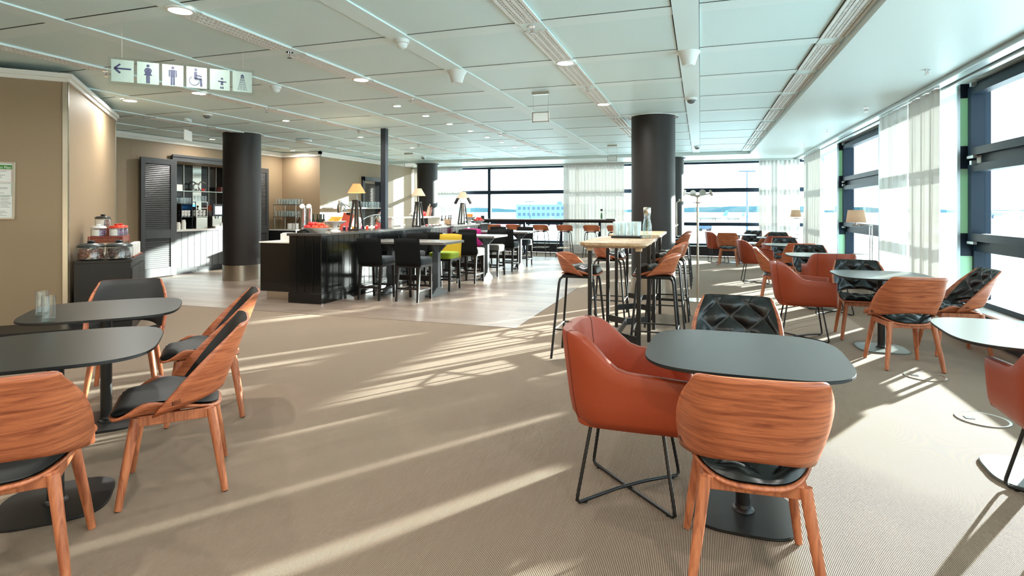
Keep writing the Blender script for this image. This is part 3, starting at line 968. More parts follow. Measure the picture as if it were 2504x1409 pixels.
for i, nm in enumerate(('arrow', 'woman', 'man', 'wheelchair', 'infant', 'shower')):
    y0 = i * (PW + GP)
    pl = MB().box(0.0021, 0.0041, y0, y0 + PW, ZB, ZT).build('plate', M_signplate, r)
    g = MB(); cy = y0 + PW * 0.5; U = PW
    P = lambda a, b: (y0 + a * U, ZB + b * (ZT - ZB))
    if nm == 'arrow':
        stroke(g, P(0.16, 0.60), P(0.88, 0.60), 0.012, xa, xb); stroke(g, P(0.14, 0.60), P(0.40, 0.80), 0.013, xa, xb); stroke(g, P(0.14, 0.60), P(0.40, 0.40), 0.013, xa, xb)
    elif nm == 'woman':
        disc(g, *P(0.5, 0.84), 0.011, 0.011, xa, xb)
        poly(g, [P(0.42, 0.74), P(0.58, 0.74), P(0.60, 0.52), P(0.70, 0.40), P(0.30, 0.40), P(0.40, 0.52)], xa, xb)
        for s in (-1, 1):
            stroke(g, P(0.5 + s * 0.08, 0.72), P(0.5 + s * 0.155, 0.62), 0.008, xa, xb); stroke(g, P(0.5 + s * 0.155, 0.63), P(0.5 + s * 0.10, 0.50), 0.008, xa, xb)
        for s in (-1, 1): stroke(g, P(0.5 + s * 0.045, 0.39), P(0.5 + s * 0.045, 0.04), 0.011, xa, xb)
    elif nm == 'man':
        disc(g, *P(0.5, 0.86), 0.011, 0.011, xa, xb)
        poly(g, [P(0.38, 0.76), P(0.62, 0.76), P(0.60, 0.42), P(0.40, 0.42)], xa, xb)
        for s in (-1, 1):
            stroke(g, P(0.5 + s * 0.16, 0.75), P(0.5 + s * 0.16, 0.44), 0.010, xa, xb)
            stroke(g, P(0.5 + s * 0.055, 0.41), P(0.5 + s * 0.055, 0.05), 0.013, xa, xb)
    elif nm == 'wheelchair':
        disc(g, *P(0.45, 0.88), 0.011, 0.011, xa, xb)
        stroke(g, P(0.44, 0.78), P(0.44, 0.44), 0.022, xa, xb); stroke(g, P(0.44, 0.62), P(0.74, 0.57), 0.010, xa, xb)
        stroke(g, P(0.40, 0.44), P(0.74, 0.44), 0.016, xa, xb); stroke(g, P(0.70, 0.46), P(0.72, 0.10), 0.016, xa, xb)
        for q in range(22):
            t0, t1 = 2 * PI * q / 26 + 2.0, 2 * PI * (q + 1) / 26 + 2.0
            stroke(g, (P(0.38, 0.34)[0] + 0.036 * math.cos(t0), P(0.38, 0.34)[1] + 0.036 * math.sin(t0)), (P(0.38, 0.34)[0] + 0.036 * math.cos(t1), P(0.38, 0.34)[1] + 0.036 * math.sin(t1)), 0.004, xa, xb)
    elif nm == 'infant':
        disc(g, *P(0.60, 0.56), 0.009, 0.009, xa, xb); stroke(g, P(0.40, 0.43), P(0.82, 0.41), 0.009, xa, xb)
        stroke(g, P(0.60, 0.44), P(0.60, 0.26), 0.018, xa, xb)
        for s in (-1, 1): stroke(g, P(0.60 + s * 0.05, 0.17), P(0.60 + s * 0.05, 0.08), 0.011, xa, xb)
    else:
        poly(g, [P(0.47, 0.86), P(0.53, 0.86), P(0.60, 0.76), P(0.40, 0.76)], xa, xb)
        for q in range(6):
            e = (q - 2.5) / 2.5
            for seg in range(6):
                f0, f1 = seg / 6, (seg + 0.72) / 6
                a_ = lambda f: P(0.5 + e * (0.07 + 0.16 * f), 0.74 - 0.68 * f)
                stroke(g, a_(f0), a_(f1), 0.0022, xa, xb)
    g.build(nm + '_pictogram', M_navy, pl)
for yy in (0.07, SL - 0.07):
    MB().tube([(0, yy, ZT + 0.02), (0, yy, HP)], 0.0014, 5).build('wire', M_steel, r)
# ================================================================= LOUNGE CHAIRS AND TABLES
def back_fn(off=0.0, shrink=1.0, w0=0.0, w1=1.0):
    """surface of the wrap-round plywood back; u across, v up; off moves it towards the sitter"""
    def fn(u, v):
        a = (u * 2 - 1) * shrink
        w_ = w0 + (w1 - w0) * v
        W = 0.250 + 0.022 * math.sin(PI * min(1, w_ * 1.05)) - 0.030 * w_ * w_
        ang = a * 1.15
        s1 = math.sin(1.15); c1 = 1 - math.cos(1.15)
        D = 0.245 * max(0, 1 - w_) ** 1.1 + 0.055
        x = (W - off * 0.6) * (1.25 * a - 0.25 * a ** 3)
        y = -0.215 - 0.115 * w_ + D * abs(a) ** 3.2 + off * math.cos(ang)
        z = 0.500 + 0.320 * w_ - 0.080 * abs(a) ** 2.6 * (1 - w_) ** 2 - 0.020 * abs(a) ** 14 * w_ ** 3
        return x, y, z
    return fn
def seat_fn(off=0.0, shrink=1.0):
    """dished seat; its rear edge follows the curve of the wrap-round back, its sides turn up"""
    def fn(u, v):
        a = (u * 2 - 1) * shrink
        yr = -0.205 + 0.27 * abs(a) ** 3.2
        y = 0.265 + (yr - 0.265) * v
        hw = 0.215 + 0.026 * math.sin(min(1, v * 2) * PI / 2)
        if v < 0.12: hw -= 0.05 * (1 - v / 0.12) ** 2
        q = max(0, min(1, (v - 0.06) / 0.80))
        rise = 0.085 * q * q * (3 - 2 * q)
        z = 0.430 - 0.028 * v + rise * abs(a) ** 3 + off
        return hw * (1.12 * a - 0.12 * a ** 3), y, z
    return fn
def puff(u, v, nu, nv, depth):
    a, b = u * nu, v * nv
    p, q = (a + b) * PI, (a - b) * PI
    return depth * (abs(math.sin(p)) * abs(math.sin(q))) ** 0.75
def chair_wood(quilted):
    def mk():
        r = thing('lounge_chair', (0, 0, 0))
        MB().grid(seat_fn(), 20, 16).build('seat_shell', M_woodseat, r, smooth=True, solid=0.012, angle=180, soff=-1)
        bk = MB().grid(back_fn(), 26, 14).build('backrest', M_woodback, r, smooth=True, solid=0.012, angle=180, soff=0)
        pm = M_leather if quilted else M_pad
        n1, n2 = (64, 52) if quilted else (18, 14)
        sf = seat_fn(0.0, 0.93)
        def sp_(u, v):
            e = (1 - abs(2 * u - 1) ** 8) * (1 - abs(2 * v - 1) ** 10)
            x, y, z = sf(u, v * 0.94 + 0.03)
            return x, y, z + 0.012 + e * (0.022 + (puff(u, v, 2.6, 2.6, 0.030) if quilted else 0.008))
        def sp0(u, v):
            x, y, z = sf(u, v * 0.94 + 0.03)
            return x, y, z + 0.007
        MB().grid(sp_, n1, n2).grid(sp0, n1, n2, True).build('seat_pad', pm, r, smooth=True, angle=60)
        def bp_(u, v):
            e = (1 - abs(2 * u - 1) ** 8) * (1 - abs(2 * v - 1) ** 10)
            return back_fn(0.010 + e * (0.018 + (puff(u, v + 0.15, 2.6, 2.0, 0.036) if quilted else 0.006)), 0.90, 0.0, 1.005)(u, v)
        def bp0(u, v):
            return back_fn(0.008, 0.90, 0.0, 1.005)(u, v)
        MB().grid(bp_, n1, n2).grid(bp0, n1, n2, True).build('back_pad', pm, r, smooth=True, angle=60)
        fr = MB()
        T = [(-0.165, 0.155), (0.165, 0.155), (0.165, -0.155), (-0.165, -0.155)]
        for i in range(4):
            a, b = T[i], T[(i + 1) % 4]
            fr.bar((a[0], a[1], 0.386), (b[0], b[1], 0.386), 0.026, 0.050)
        fr.box(-0.15, 0.15, -0.02, 0.02, 0.372, 0.398)
        for x in (-0.12, 0.12):
            for y in (-0.12, 0.12): fr.box(x - 0.012, x + 0.012, y - 0.012, y + 0.012, 0.40, 0.418)
        fr.build('under_frame', M_woodleg, r, bevel=0.005)
        for sx_ in (-1, 1):
            for sy in (-1, 1):
                l = MB().tube([(sx_ * 0.222, sy * 0.220, 0.004), (sx_ * 0.205, sy * 0.200, 0.14), (sx_ * 0.168, sy * 0.158, 0.405)], [0.0155, 0.019, 0.0225], 14).build('leg', M_woodleg, r, smooth=True)
                MB().lathe([(0.011, 0), (0.013, 0.006)], 10, (sx_ * 0.2225, sy * 0.2205, 0)).build('glide', M_rubber, l)
        cu = bpy.data.curves.new('maker_mark', 'FONT')
        cu.body = 'ROLF\nBENZ'; cu.size = 0.016; cu.extrude = 0.0004; cu.align_x = 'CENTER'; cu.space_line = 0.75
        fo = bpy.data.objects.new('maker_mark', cu); COL.objects.link(fo)
        bpy.context.view_layer.update()
        me = bpy.data.meshes.new_from_object(fo); bpy.data.objects.remove(fo)
        fo = bpy.data.objects.new('maker_mark', me); COL.objects.link(fo); fo.parent = bk
        me.materials.clear(); me.materials.append(M_black)
        p = Vector(back_fn(-0.0075)(0.035, 0.10)); pu = Vector(back_fn(-0.0075)(0.065, 0.10)); pv = Vector(back_fn(-0.0075)(0.035, 0.16))
        ex = (pu - p).normalized() * -1
        ey = (pv - p).normalized()
        ez = ex.cross(ey).normalized()
        if ez.x > 0: ex = -ex; ez = ex.cross(ey).normalized()
        ey = ez.cross(ex)
        mw = Matrix((ex, ey, ez)).transposed().to_4x4(); mw.translation = p + ez * 0.001
        fo.matrix_local = mw
        return r
    return mk
KQ, KW = Kit(chair_wood(True)), Kit(chair_wood(False))

def armchair():
    r = thing('armchair', (0, 0, 0))
    HW, RB_, YF, YR = 0.285, 0.20, 0.275, -0.275
    path = []   # (x, y, nx, ny, s) from left arm front round the back to right arm front
    n1, n2, n3 = 9, 9, 9
    for i in range(n1): path.append((-HW, YF - (YF - YR - RB_) * i / (n1 - 1), -1, 0))
    for i in range(1, n2):
        a = PI + (PI / 2) * i / n2
        path.append((-HW + RB_ + RB_ * math.cos(a), YR + RB_ + RB_ * math.sin(a), math.cos(a), math.sin(a)))
    for i in range(n3): path.append((-HW + RB_ + (2 * HW - 2 * RB_) * i / (n3 - 1), YR, 0, -1))
    full = path + [(-x, y, -nx, ny) for x, y, nx, ny in path[::-1][n3:]]
    N = len(full)
    def top(x, y):
        t = (y - YR) / (YF - YR)
        t = max(0, min(1, (t - 0.10) / 0.42)); t = t * t * (3 - 2 * t)
        return 0.815 * (1 - t) + (0.655 - 0.02 * max(0, y) / YF) * t
    TH = 0.046
    prof = [(-0.085, 0.372, 0), (-0.030, 0.385, 0), (-0.008, 0.425, 0), (0.0, 0.50, 0), (0.006, 0.0, 0.6), (0.006, 0.0, 0.94), (0.0, 0.0, 0.985), (-TH * 0.5, 0.0, 1.0), (-TH, 0.0, 0.985), (-TH - 0.006, 0.0, 0.93), (-TH - 0.012, 0.46, 0), (-TH - 0.012, 0.42, 0)]
    def section(x, y, nx, ny, k=1.0, push=0.0):
        tp = top(x, y)
        lean = 0.04 if ny < -0.5 else 0.04 * max(0, -ny)
        out = []
        for d, z, f in prof:
            zz = z if f == 0 else 0.50 + (tp - 0.50) * (f if f < 1 else 1)
            if f and f < 0.99 and f > 0.9: pass
            l = lean * (zz - 0.40) / 0.4
            dd = (d + TH / 2) * k - TH / 2
            out.append((x + nx * dd, y + ny * dd - l + push, zz))
        return out
    shells = {'backrest': (n1 + n2 - 5, N - (n1 + n2 - 5)), 'left_arm': (0, n1 + n2 - 5), 'right_arm': (N - (n1 + n2 - 5) - 1, N - 1)}
    for nm, (i0, i1) in (('armrest', shells['left_arm']), ('backrest', (shells['left_arm'][1], shells['right_arm'][0])), ('armrest', shells['right_arm'])):
        m = MB()
        secs = [section(*full[i]) for i in range(i0, i1 + 1)]
        if i0 == 0: secs = [section(*full[0], k=0.35, push=0.016), section(*full[0], k=0.8, push=0.010)] + secs
        if i1 == N - 1: secs = secs + [section(*full[-1], k=0.8, push=0.010), section(*full[-1], k=0.35, push=0.016)]
        L = len(prof)
        vs = [p for s_ in secs for p in s_]
        fs = []
        for i in range(len(secs) - 1):
            for k in range(L): fs.append((i * L + k, i * L + (k + 1) % L, (i + 1) * L + (k + 1) % L, (i + 1) * L + k))
        fs.append(tuple(range(L))); fs.append(tuple(range((len(secs) - 1) * L, len(secs) * L))[::-1])
        m.add(vs, fs).build(nm, M_terra, r, smooth=True, angle=50)
    sm_ = MB()
    for i in (shells['left_arm'][1], shells['right_arm'][0]):
        s_ = section(*full[i]); sm_.tube([Vector(p) + Vector((full[i][2], full[i][3], 0)) * 0.0 for p in s_], 0.0032, 6)
    mid = section(*full[N // 2]); sm_.tube(mid[1:8], 0.0026, 6)
    sm_.build('seams', M_terrapipe, r, smooth=True)
    pts = superell(0.255, 0.265, 4.5, 40)
    m = MB()
    rings = [(0.80, 0.372), (0.93, 0.376), (0.95, 0.40), (0.95, 0.42)]
    vs = [(x * k, y * k + 0.005, z) for k, z in rings for x, y in pts]
    fs = [tuple(range(39, -1, -1))] + [(i * 40 + q, i * 40 + (q + 1) % 40, (i + 1) * 40 + (q + 1) % 40, (i + 1) * 40 + q) for i in range(3) for q in range(40)]
    m.add(vs, fs).build('seat_base', M_terra, r, smooth=True)
    pts = superell(0.232, 0.262, 5, 40)
    rings = [(0.98, 0.40), (1.0, 0.425), (1.0, 0.450), (0.96, 0.468), (0.80, 0.474), (0.0, 0.476)]
    vs = [(x * k, y * k + 0.035, z) for k, z in rings for x, y in pts]
    fs = [tuple(range(39, -1, -1))] + [(i * 40 + q, i * 40 + (q + 1) % 40, (i + 1) * 40 + (q + 1) % 40, (i + 1) * 40 + q) for i in range(5) for q in range(40)]
    MB().add(vs, fs).build('seat_cushion', M_terra, r, smooth=True)
    for s in (1, -1):
        a, b = (0.228, 0.228), (-0.228, -0.228)
        A = lambda x, y, z: (x * s, y, z)
        path = [A(0.155, 0.165, 0.375), A(0.222, 0.219, 0.045), A(0.224, 0.221, 0.022), A(0.214, 0.212, 0.010)]
        zc = 0.010 if s == 1 else 0.026
        path += [A(0.06, 0.06, zc), A(-0.06, -0.06, zc)]
        path += [A(-0.214, -0.212, 0.010), A(-0.224, -0.221, 0.022), A(-0.222, -0.219, 0.045), A(-0.155, -0.165, 0.375)]
        ru = MB().tube(path, 0.0085, 10).build('sled_runner', M_black, r, smooth=True, angle=80)
        g = MB()
        for q in (-1, 1): g.lathe([(0.011, 0), (0.011, 0.006)], 10, (s * q * 0.19, q * 0.19, 0))
        g.build('glides', M_rubber, ru)
    return r
KA = Kit(armchair)

def cafe_table(top_m, base_m):
    def mk():
        r = thing('cafe_table', (0, 0, 0))
        pts = superell(0.425, 0.425, 3.7, 72)
        m = MB()
        m.use(0).prism([(x * 0.997, y * 0.997) for x, y in pts], 0.7375, 0.740)
        m.use(1).prism(pts, 0.7285, 0.7376)
        m.use(1).prism([(x * 0.985, y * 0.985) for x, y in pts], 0.724, 0.7286)
        m.build('tabletop', [top_m, M_tableedge], r)
        MB().lathe([(0.033, 0.022), (0.033, 0.715), (0.10, 0.717), (0.10, 0.724)], 24).build('pole', M_black, r, smooth=True)
        MB().lathe([(0.050, 0.012), (0.048, 0.018), (0.036, 0.026), (0.033, 0.04)], 24).build('collar', M_black, r, smooth=True)
        bp_ = superell(0.225, 0.225, 3.4, 56)
        MB().prism(bp_, 0.001, 0.009).prism([(x * 0.985, y * 0.985) for x, y in bp_], 0.009, 0.012).build('base_plate', base_m, r, bevel=0.0015)
        return r
    return mk
KTd = Kit(cafe_table(M_tabletop, M_black))
KTl = Kit(cafe_table(M_tablelt, M_plateg))
def camW(xc, zc):
    return (xc * CS - zc * SN, xc * SN + zc * CS)
def cz(x, zc):
    return at(x, zc)

# ---- left group (turned 45 degrees like the wall block)
KTd(camW(-2.66, 3.74), 45, 'dark cafe table with two drinking glasses, by the beige wall on the left', 'table')
KTd(camW(-2.16, 2.70), 45, 'dark cafe table in the left foreground, in front of the one with glasses', 'table')
KW(camW(-2.98, 4.40), 135, 'wooden chair with smooth black pad facing the camera behind the left tables', 'chair')
KW(camW(-2.10, 3.92), 225, 'wooden shell chair seen side-on at the farther left table, right of it', 'chair')
KW(camW(-1.715, 2.92), 225, 'wooden shell chair with black pad seen side-on, nearest on the left', 'chair')
KW(camW(-1.93, 2.19), -45, 'wooden chair seen from behind at the bottom left corner', 'chair')
# ---- right foreground group
KTd(camW(1.065, 2.63), 2, 'dark cafe table in the right foreground with sun on its right side', 'table')
KA(camW(0.587, 2.83), 90, 'terracotta armchair left of the dark foreground table', 'armchair')
KQ(camW(0.92, 2.22), -3, 'wooden chair seen from behind in front of the dark foreground table', 'chair')
KQ(cz(1800, 3.50), 184, 'wooden chair with quilted black leather behind the dark foreground table', 'chair')
# ---- second group by the window
KTl(G(2155, 853), 0, 'pale cafe table by the near curtain, with four chairs', 'table')
KA(G(1962, 826), 92, 'terracotta armchair side-on left of the pale table by the near curtain', 'armchair')
KQ(camW(3.80, 6.20), 183, 'quilted chair facing the camera behind the pale table by the near curtain', 'chair')
KQ(G(2207, 893), -8, 'wooden chair back to the camera in front of the pale curtain-side table', 'chair')
KQ(G(2331, 862), 268, 'wooden chair with quilted black leather turned sideways beside the big window', 'chair')
# ---- right edge group
KTl(camW(2.74, 2.97), 5, 'pale sunlit cafe table cut by the right edge of the photo', 'table')
KA(camW(2.60, 2.57), 3, 'terracotta armchair cut off at the right edge', 'armchair')
# ---- third group
KTl(G(2002, 749), 0, 'pale cafe table behind the bright orange armchair', 'table')
KA(camW(4.30, 7.72), -4, 'bright terracotta armchair with its back to the camera, centre of the window tables', 'armchair')
KQ(cz(1984, 9.0), 182, 'quilted black chair facing the camera behind the orange armchair table', 'chair')
KQ(cz(1900, 8.5), 95, 'wooden chair side-on just behind the terracotta armchair', 'chair')
# ---- fourth group
KTl(cz(1931, 10.6), 0, 'pale cafe table third back from the near curtain table', 'table')
KQ(cz(1951, 9.95), -4, 'wooden chair with its plain back to the camera, before the third table back', 'chair')
KQ(cz(1921, 11.4), 181, 'quilted black chair facing the camera at the third table back', 'chair')
KA(cz(1846, 10.9), 88, 'terracotta armchair side-on at the left of the third table back', 'armchair')
# ---- fifth group, far corner
KTl(cz(1899, 13.3), 0, 'small-looking pale table before the white corner curtain', 'table')
KA(cz(1902, 12.65), -4, 'terracotta armchair with its back to the camera before the white corner curtain', 'armchair')
KQ(cz(1905, 14.2), 180, 'quilted chair against the white corner curtain', 'chair')
# ---- sixth group, by the far window
KTd(cz(1806, 14.9), 0, 'dark cafe table at the far window right of the coat stand', 'table')
KA(cz(1756, 15.0), 80, 'terracotta armchair by the far window, right of the coat stand', 'armchair')
KQ(cz(1781, 14.35), 8, 'pale wooden chair with its back to the camera by the far window', 'chair')
KQ(cz(1834, 15.55), 205, 'quilted chair facing the camera under the far window', 'chair')
KQ(cz(1854, 14.85), 285, 'wooden chair side-on before the far window quilted chair', 'chair')

# ================================================================= HIGH TABLES AND STOOLS
def stool(pad, seat_z):
    def mk():
        r = thing('bar_stool', (0, 0, 0))
        Z = seat_z - 0.035
        def sf(u, v):
            a = u * 2 - 1
            y = 0.20 - 0.355 * v
            hw = 0.205 + 0.012 * math.sin(v * PI)
            if v < 0.15: hw -= 0.05 * (1 - v / 0.15) ** 2
            if y < 0.07:
                th = math.acos(max(-1, min(1, 1 - (y + 0.165) * 0.685 / 0.24)))
                hw = min(hw, max(0.09, 0.216 * math.sin(th) / 0.949))
            z = Z + (0.004 + 0.04 * math.sin(PI * max(0, v - 0.15) / 0.85)) * abs(a) ** 4
            return hw * a, y, z
        MB().grid(sf, 16, 12).build('seat_shell', M_woodseat, r, smooth=True, solid=0.012, angle=180, soff=-1)
        def bf(u, v):
            a = u * 2 - 1
            ang = a * 1.25
            W = 0.222 + 0.02 * v
            y = -0.165 - 0.055 * v + (0.24 - 0.10 * v) * (1 - math.cos(ang)) / (1 - math.cos(1.25))
            z = Z + 0.02 + 0.165 * v * (1 - 0.30 * abs(a) ** 4) - 0.03 * (1 - v) * abs(a) ** 3
            return W * math.sin(ang) / math.sin(1.25), y, z
        MB().grid(bf, 24, 8).build('backrest', M_woodback, r, smooth=True, solid=0.012, angle=180, soff=0)
        if pad:
            def pf(u, v):
                e = (1 - abs(2 * u - 1) ** 6) * (1 - abs(2 * v - 1) ** 8)
                x, y, z = sf(u * 0.92 + 0.04, v * 0.92 + 0.02)
                return x, y, z + 0.010 + e * (0.060 + 0.012 * abs(math.sin(v * PI * 3.5 + math.sin(u * 5))))
            def p0(u, v):
                x, y, z = sf(u * 0.92 + 0.04, v * 0.92 + 0.02)
                return x, y, z + 0.006
            MB().grid(pf, 26, 26).grid(p0, 26, 26, True).build('seat_pad', M_leather, r, smooth=True, angle=60)
        fr = MB()
        fr.box(-0.14, 0.14, -0.14, 0.14, Z - 0.024, Z - 0.013)
        for s in (-1, 1):
            fr.tube([(s * 0.14, -0.14, Z - 0.03), (s * 0.14, 0.14, Z - 0.03)], 0.011, 8)
        fr.build('seat_frame', M_black, r, smooth=True)
        for sx_ in (-1, 1):
            for sy in (-1, 1):
                MB().tube([(sx_ * 0.09, sy * 0.09, Z - 0.03), (sx_ * 0.135, sy * 0.14, Z - 0.034), (sx_ * 0.155, sy * 0.158, Z - 0.055), (sx_ * 0.162, sy * 0.165, Z - 0.09), (sx_ * 0.225, sy * 0.225, 0.0)], 0.0115, 10).build('leg', M_black, r, smooth=True, angle=80)
        fz = 0.27
        q = 0.222 - 0.056 * fz / Z
        q = 0.225 - 0.063 * fz / (Z - 0.09)
        for i, (a, b) in enumerate((((-q, -q), (q, -q)), ((q, -q), (q, q)), ((q, q), (-q, q)), ((-q, q), (-q, -q)))):
            MB().tube([(a[0], a[1], fz), (b[0], b[1], fz)], 0.008, 8).build('footrest', M_black if i % 2 else M_steel, r, smooth=True)
        return r
    return mk
KB = Kit(stool(True, 0.825))
KBw = Kit(stool(False, 0.80))
def high_table():
    r = thing('bar_table', (0, 0, 0))
    pts = []
    for (cx, cy, a0) in ((0.21, 0.54, 0), (-0.21, 0.54, 90), (-0.21, -0.54, 180), (0.21, -0.54, 270)):
        for i in range(7):
            a = math.radians(a0 + 15 * i)
            pts.append((cx + 0.09 * math.cos(a), cy + 0.09 * math.sin(a)))
    m = MB()
    n = len(pts)
    rings = [(0.86, 1.052), (0.985, 1.072), (1.0, 1.078), (1.0, 1.098), (0.995, 1.10)]
    vs = [(x * k, y * (1 - (1 - k) * 0.5), z) for k, z in rings for x, y in pts]
    fs = [tuple(range(n - 1, -1, -1)), tuple(range(4 * n, 5 * n))] + [(i * n + q, i * n + (q + 1) % n, (i + 1) * n + (q + 1) % n, (i + 1) * n + q) for i in range(4) for q in range(n)]
    m.add(vs, fs).build('tabletop', M_oak, r, smooth=True, angle=30)
    for sx_ in (-1, 1):
        for sy in (-1, 1):
            l = MB().bar((sx_ * 0.215, sy * 0.52, 0.0), (sx_ * 0.215, sy * 0.52, 1.03), 0.036, 0.036, (0, 1, 0)).build('leg', M_black, r, bevel=0.004)
            MB().prism([(sx_ * 0.215 + a * 0.028, sy * 0.52 + b * 0.028) for a, b in ((-1, -1), (1, -1), (1, 1), (-1, 1))], 1.022, 1.055).build('leg_block', M_oak, l, bevel=0.006)
    s = MB()
    for sy in (-1, 1):
        for sx_ in (-1, 1):
            s.bar((sx_ * 0.205, sy * 0.51, 0.235), (0, sy * 0.34, 0.235), 0.012, 0.065)
    s.bar((0, -0.345, 0.235), (0, 0.345, 0.235), 0.012, 0.065)
    s.build('stretcher', M_black, r)
    return r
KH = Kit(high_table)
HX = -0.73
KH((HX, 5.62), 0, 'oak-topped high bar table nearest to the camera, with water carafe and glasses', 'table')
KH((HX, 7.32), 0, 'oak-topped high bar table just in front of the thick central column', 'table')
KH((HX, 11.5), 0, 'oak-topped high bar table mostly hidden behind the central column', 'table')
KB((-1.10, 5.40), 90, 'wood and black bar stool standing alone at the left of the nearest high table', 'bar stool')
KB((-1.10, 7.25), 90, 'wood and black bar stool left of the second high table, before the dark column', 'bar stool')
KB((-0.40, 5.55), 270, 'wood and black bar stool at the right of the nearest high table', 'bar stool')
KB((-0.40, 7.10), 270, 'nearer bar stool at the right of the high table before the column', 'bar stool')
KB((-0.36, 7.60), 270, 'farther bar stool at the right of the high table before the column', 'bar stool')
KB((-0.38, 10.70), 270, 'bar stool just right of the central column, left of the coat stand', 'bar stool')
KB((-0.38, 11.75), 270, 'rearmost of the padded bar stools, seen right of the central column', 'bar stool')

# long bar at the far windows
r = thing('window_bar', (0, 0, 0), 0, 'long narrow bar along the far windows between the beige wall and central column', 'bar')
wx0, wx1 = planeY(1160, 17.0), planeY(1508, 17.0)
MB().box(wx0, wx1, 16.75, 17.25, 1.06, 1.10).build('bar_board', M_bartop, r, bevel=0.006)
MB().box(wx0 + 0.05, wx1 - 0.05, 16.95, 17.05, 1.0, 1.06).build('beam', M_frame, r)
for i in range(4):
    x = wx0 + 0.5 + (wx1 - wx0 - 1.0) * i / 3
    l = MB().box(x - 0.035, x + 0.035, 16.97, 17.03, 0.02, 1.0).build('leg', M_frame, r)
    MB().box(x - 0.04, x + 0.04, 16.72, 17.28, 0, 0.03).build('foot', M_black, l)
for i, x in enumerate((1208, 1257, 1323, 1381, 1447, 1505)):
    KBw((planeY(x, 16.45), 16.45), 0 + (i % 3 - 1) * 4, '%s plain wooden stool from the left at the long window bar' % ('first', 'second', 'third', 'fourth', 'fifth', 'sixth')[i], 'bar stool')

# ================================================================= COAT STAND AND FLOOR LAMPS
cpx = G(1706, 735)
r = thing('coat_stand', (cpx[0], cpx[1], 0), 0, 'chrome coat stand with round pegs right of the central column', 'coat stand')
MB().lathe([(0.20, 0.0), (0.20, 0.008), (0.03, 0.018), (0.018, 0.03)], 32).build('base', M_steel, r, smooth=True)
MB().tube([(0, 0, 0.02), (0, 0, 1.62)], 0.017, 16).build('pole', M_steel, r, smooth=True)
for i in range(4):
    a = math.radians(20 + 90 * i)
    c, s = math.cos(a), math.sin(a)
    h = MB().tube([(0, 0, 1.58), (c * 0.06, s * 0.06, 1.61), (c * 0.20, s * 0.20, 1.64)], 0.009, 8).build('arm', M_steel, r, smooth=True)
    p = Vector((c * 0.20, s * 0.20, 1.645))
    MB().tube([p + Vector((c, s, 0.3)) * 0.0, p + Vector((c, s, 0.3)) * 0.012], 0.05, 18).build('peg_disc', M_plastic if i in (1, 2) else M_steel, h, smooth=True)
    MB().tube([(0, 0, 1.50), (c * 0.05, s * 0.05, 1.49), (c * 0.07, s * 0.07, 1.51)], 0.006, 8).build('hook', M_steel, r, smooth=True)
def pole_lamp(p, label, side):
    r = thing('floor_lamp', (p[0], p[1], 0), 0, label, 'floor lamp')
    MB().lathe([(0.14, 0), (0.14, 0.012), (0.02, 0.02)], 28).build('base', M_steel, r, smooth=True)
    MB().box(-0.022, -0.010, -0.006, 0.006, 0.015, 1.17).box(0.010, 0.022, -0.006, 0.006, 0.015, 1.17).build('pole', M_chrome, r)
    MB().tube([(0.02, 0, 1.165), (side * 0.24, 0, 1.165)], 0.007, 8).sphere((side * 0.16, 0, 1.165), 0.014, 8).build('arm', M_chrome, r, smooth=True)
    MB().tube([(side * 0.19, 0, 1.165), (side * 0.19, 0, 1.22)], 0.012, 8).build('socket', M_chrome, r)
    MB().lathe([(0.128, 1.205), (0.105, 1.385)], 28, (side * 0.19, 0, 0), cap=False).build('lamp_shade', M_shade, r, smooth=True, solid=0.003)
    MB().lathe([(0.0, 0.742), (0.11, 0.742), (0.11, 0.75), (0.0, 0.75)], 24, (side * 0.12, 0, 0)).build('tray', M_steel, r)
pole_lamp(at(2130, 8.25), 'chrome reading lamp with cream shade by the window, near the thin curtain', -1)
pole_lamp(at(1966, 14.6), 'reading lamp with cream shade in the far right corner', -1)
# chrome lamp head seen beside the column
p = at(1655, 12.6)
r = thing('reading_lamp', (p[0], p[1], 0), 0, 'slim chrome reading lamp right of the central column', 'floor lamp')
MB().lathe([(0.12, 0), (0.12, 0.012), (0.012, 0.02)], 24).build('base', M_steel, r, smooth=True)
MB().tube([(0, 0, 0.01), (0, 0, 1.55), (0.05, 0, 1.58), (0.08, 0, 1.60)], 0.010, 8).build('pole', M_steel, r, smooth=True)
MB().lathe([(0.0, -0.03), (0.055, -0.028), (0.055, 0.028), (0, 0.03)], 18, (0.10, 0, 1.60)).build('lamp_head', M_steel, r, smooth=True)

# ================================================================= FLOOR BOXES
for x, y, lb in ((2262, 921, 'round floor outlet box set in the carpet beside the chair legs'), (2403, 1026, 'round floor outlet box set in the carpet nearer the right edge')):
    p = G(x, y)
    r = thing('floor_outlet', (p[0], p[1], 0.0), 0, lb, 'floor outlet')
    MB().lathe([(0.135, 0.004), (0.135, 0.001), (0.150, 0.001), (0.150, 0.005), (0.135, 0.004)], 40, cap=False).build('ring', M_steel, r, smooth=True)
    MB().prism(superell(0.136, 0.136, 2, 36), 0.0012, 0.0034).build('lid', M_carpet, r)
    MB().box(-0.10, -0.05, -0.025, 0.025, 0.003, 0.0055).build('flap', M_black, r)
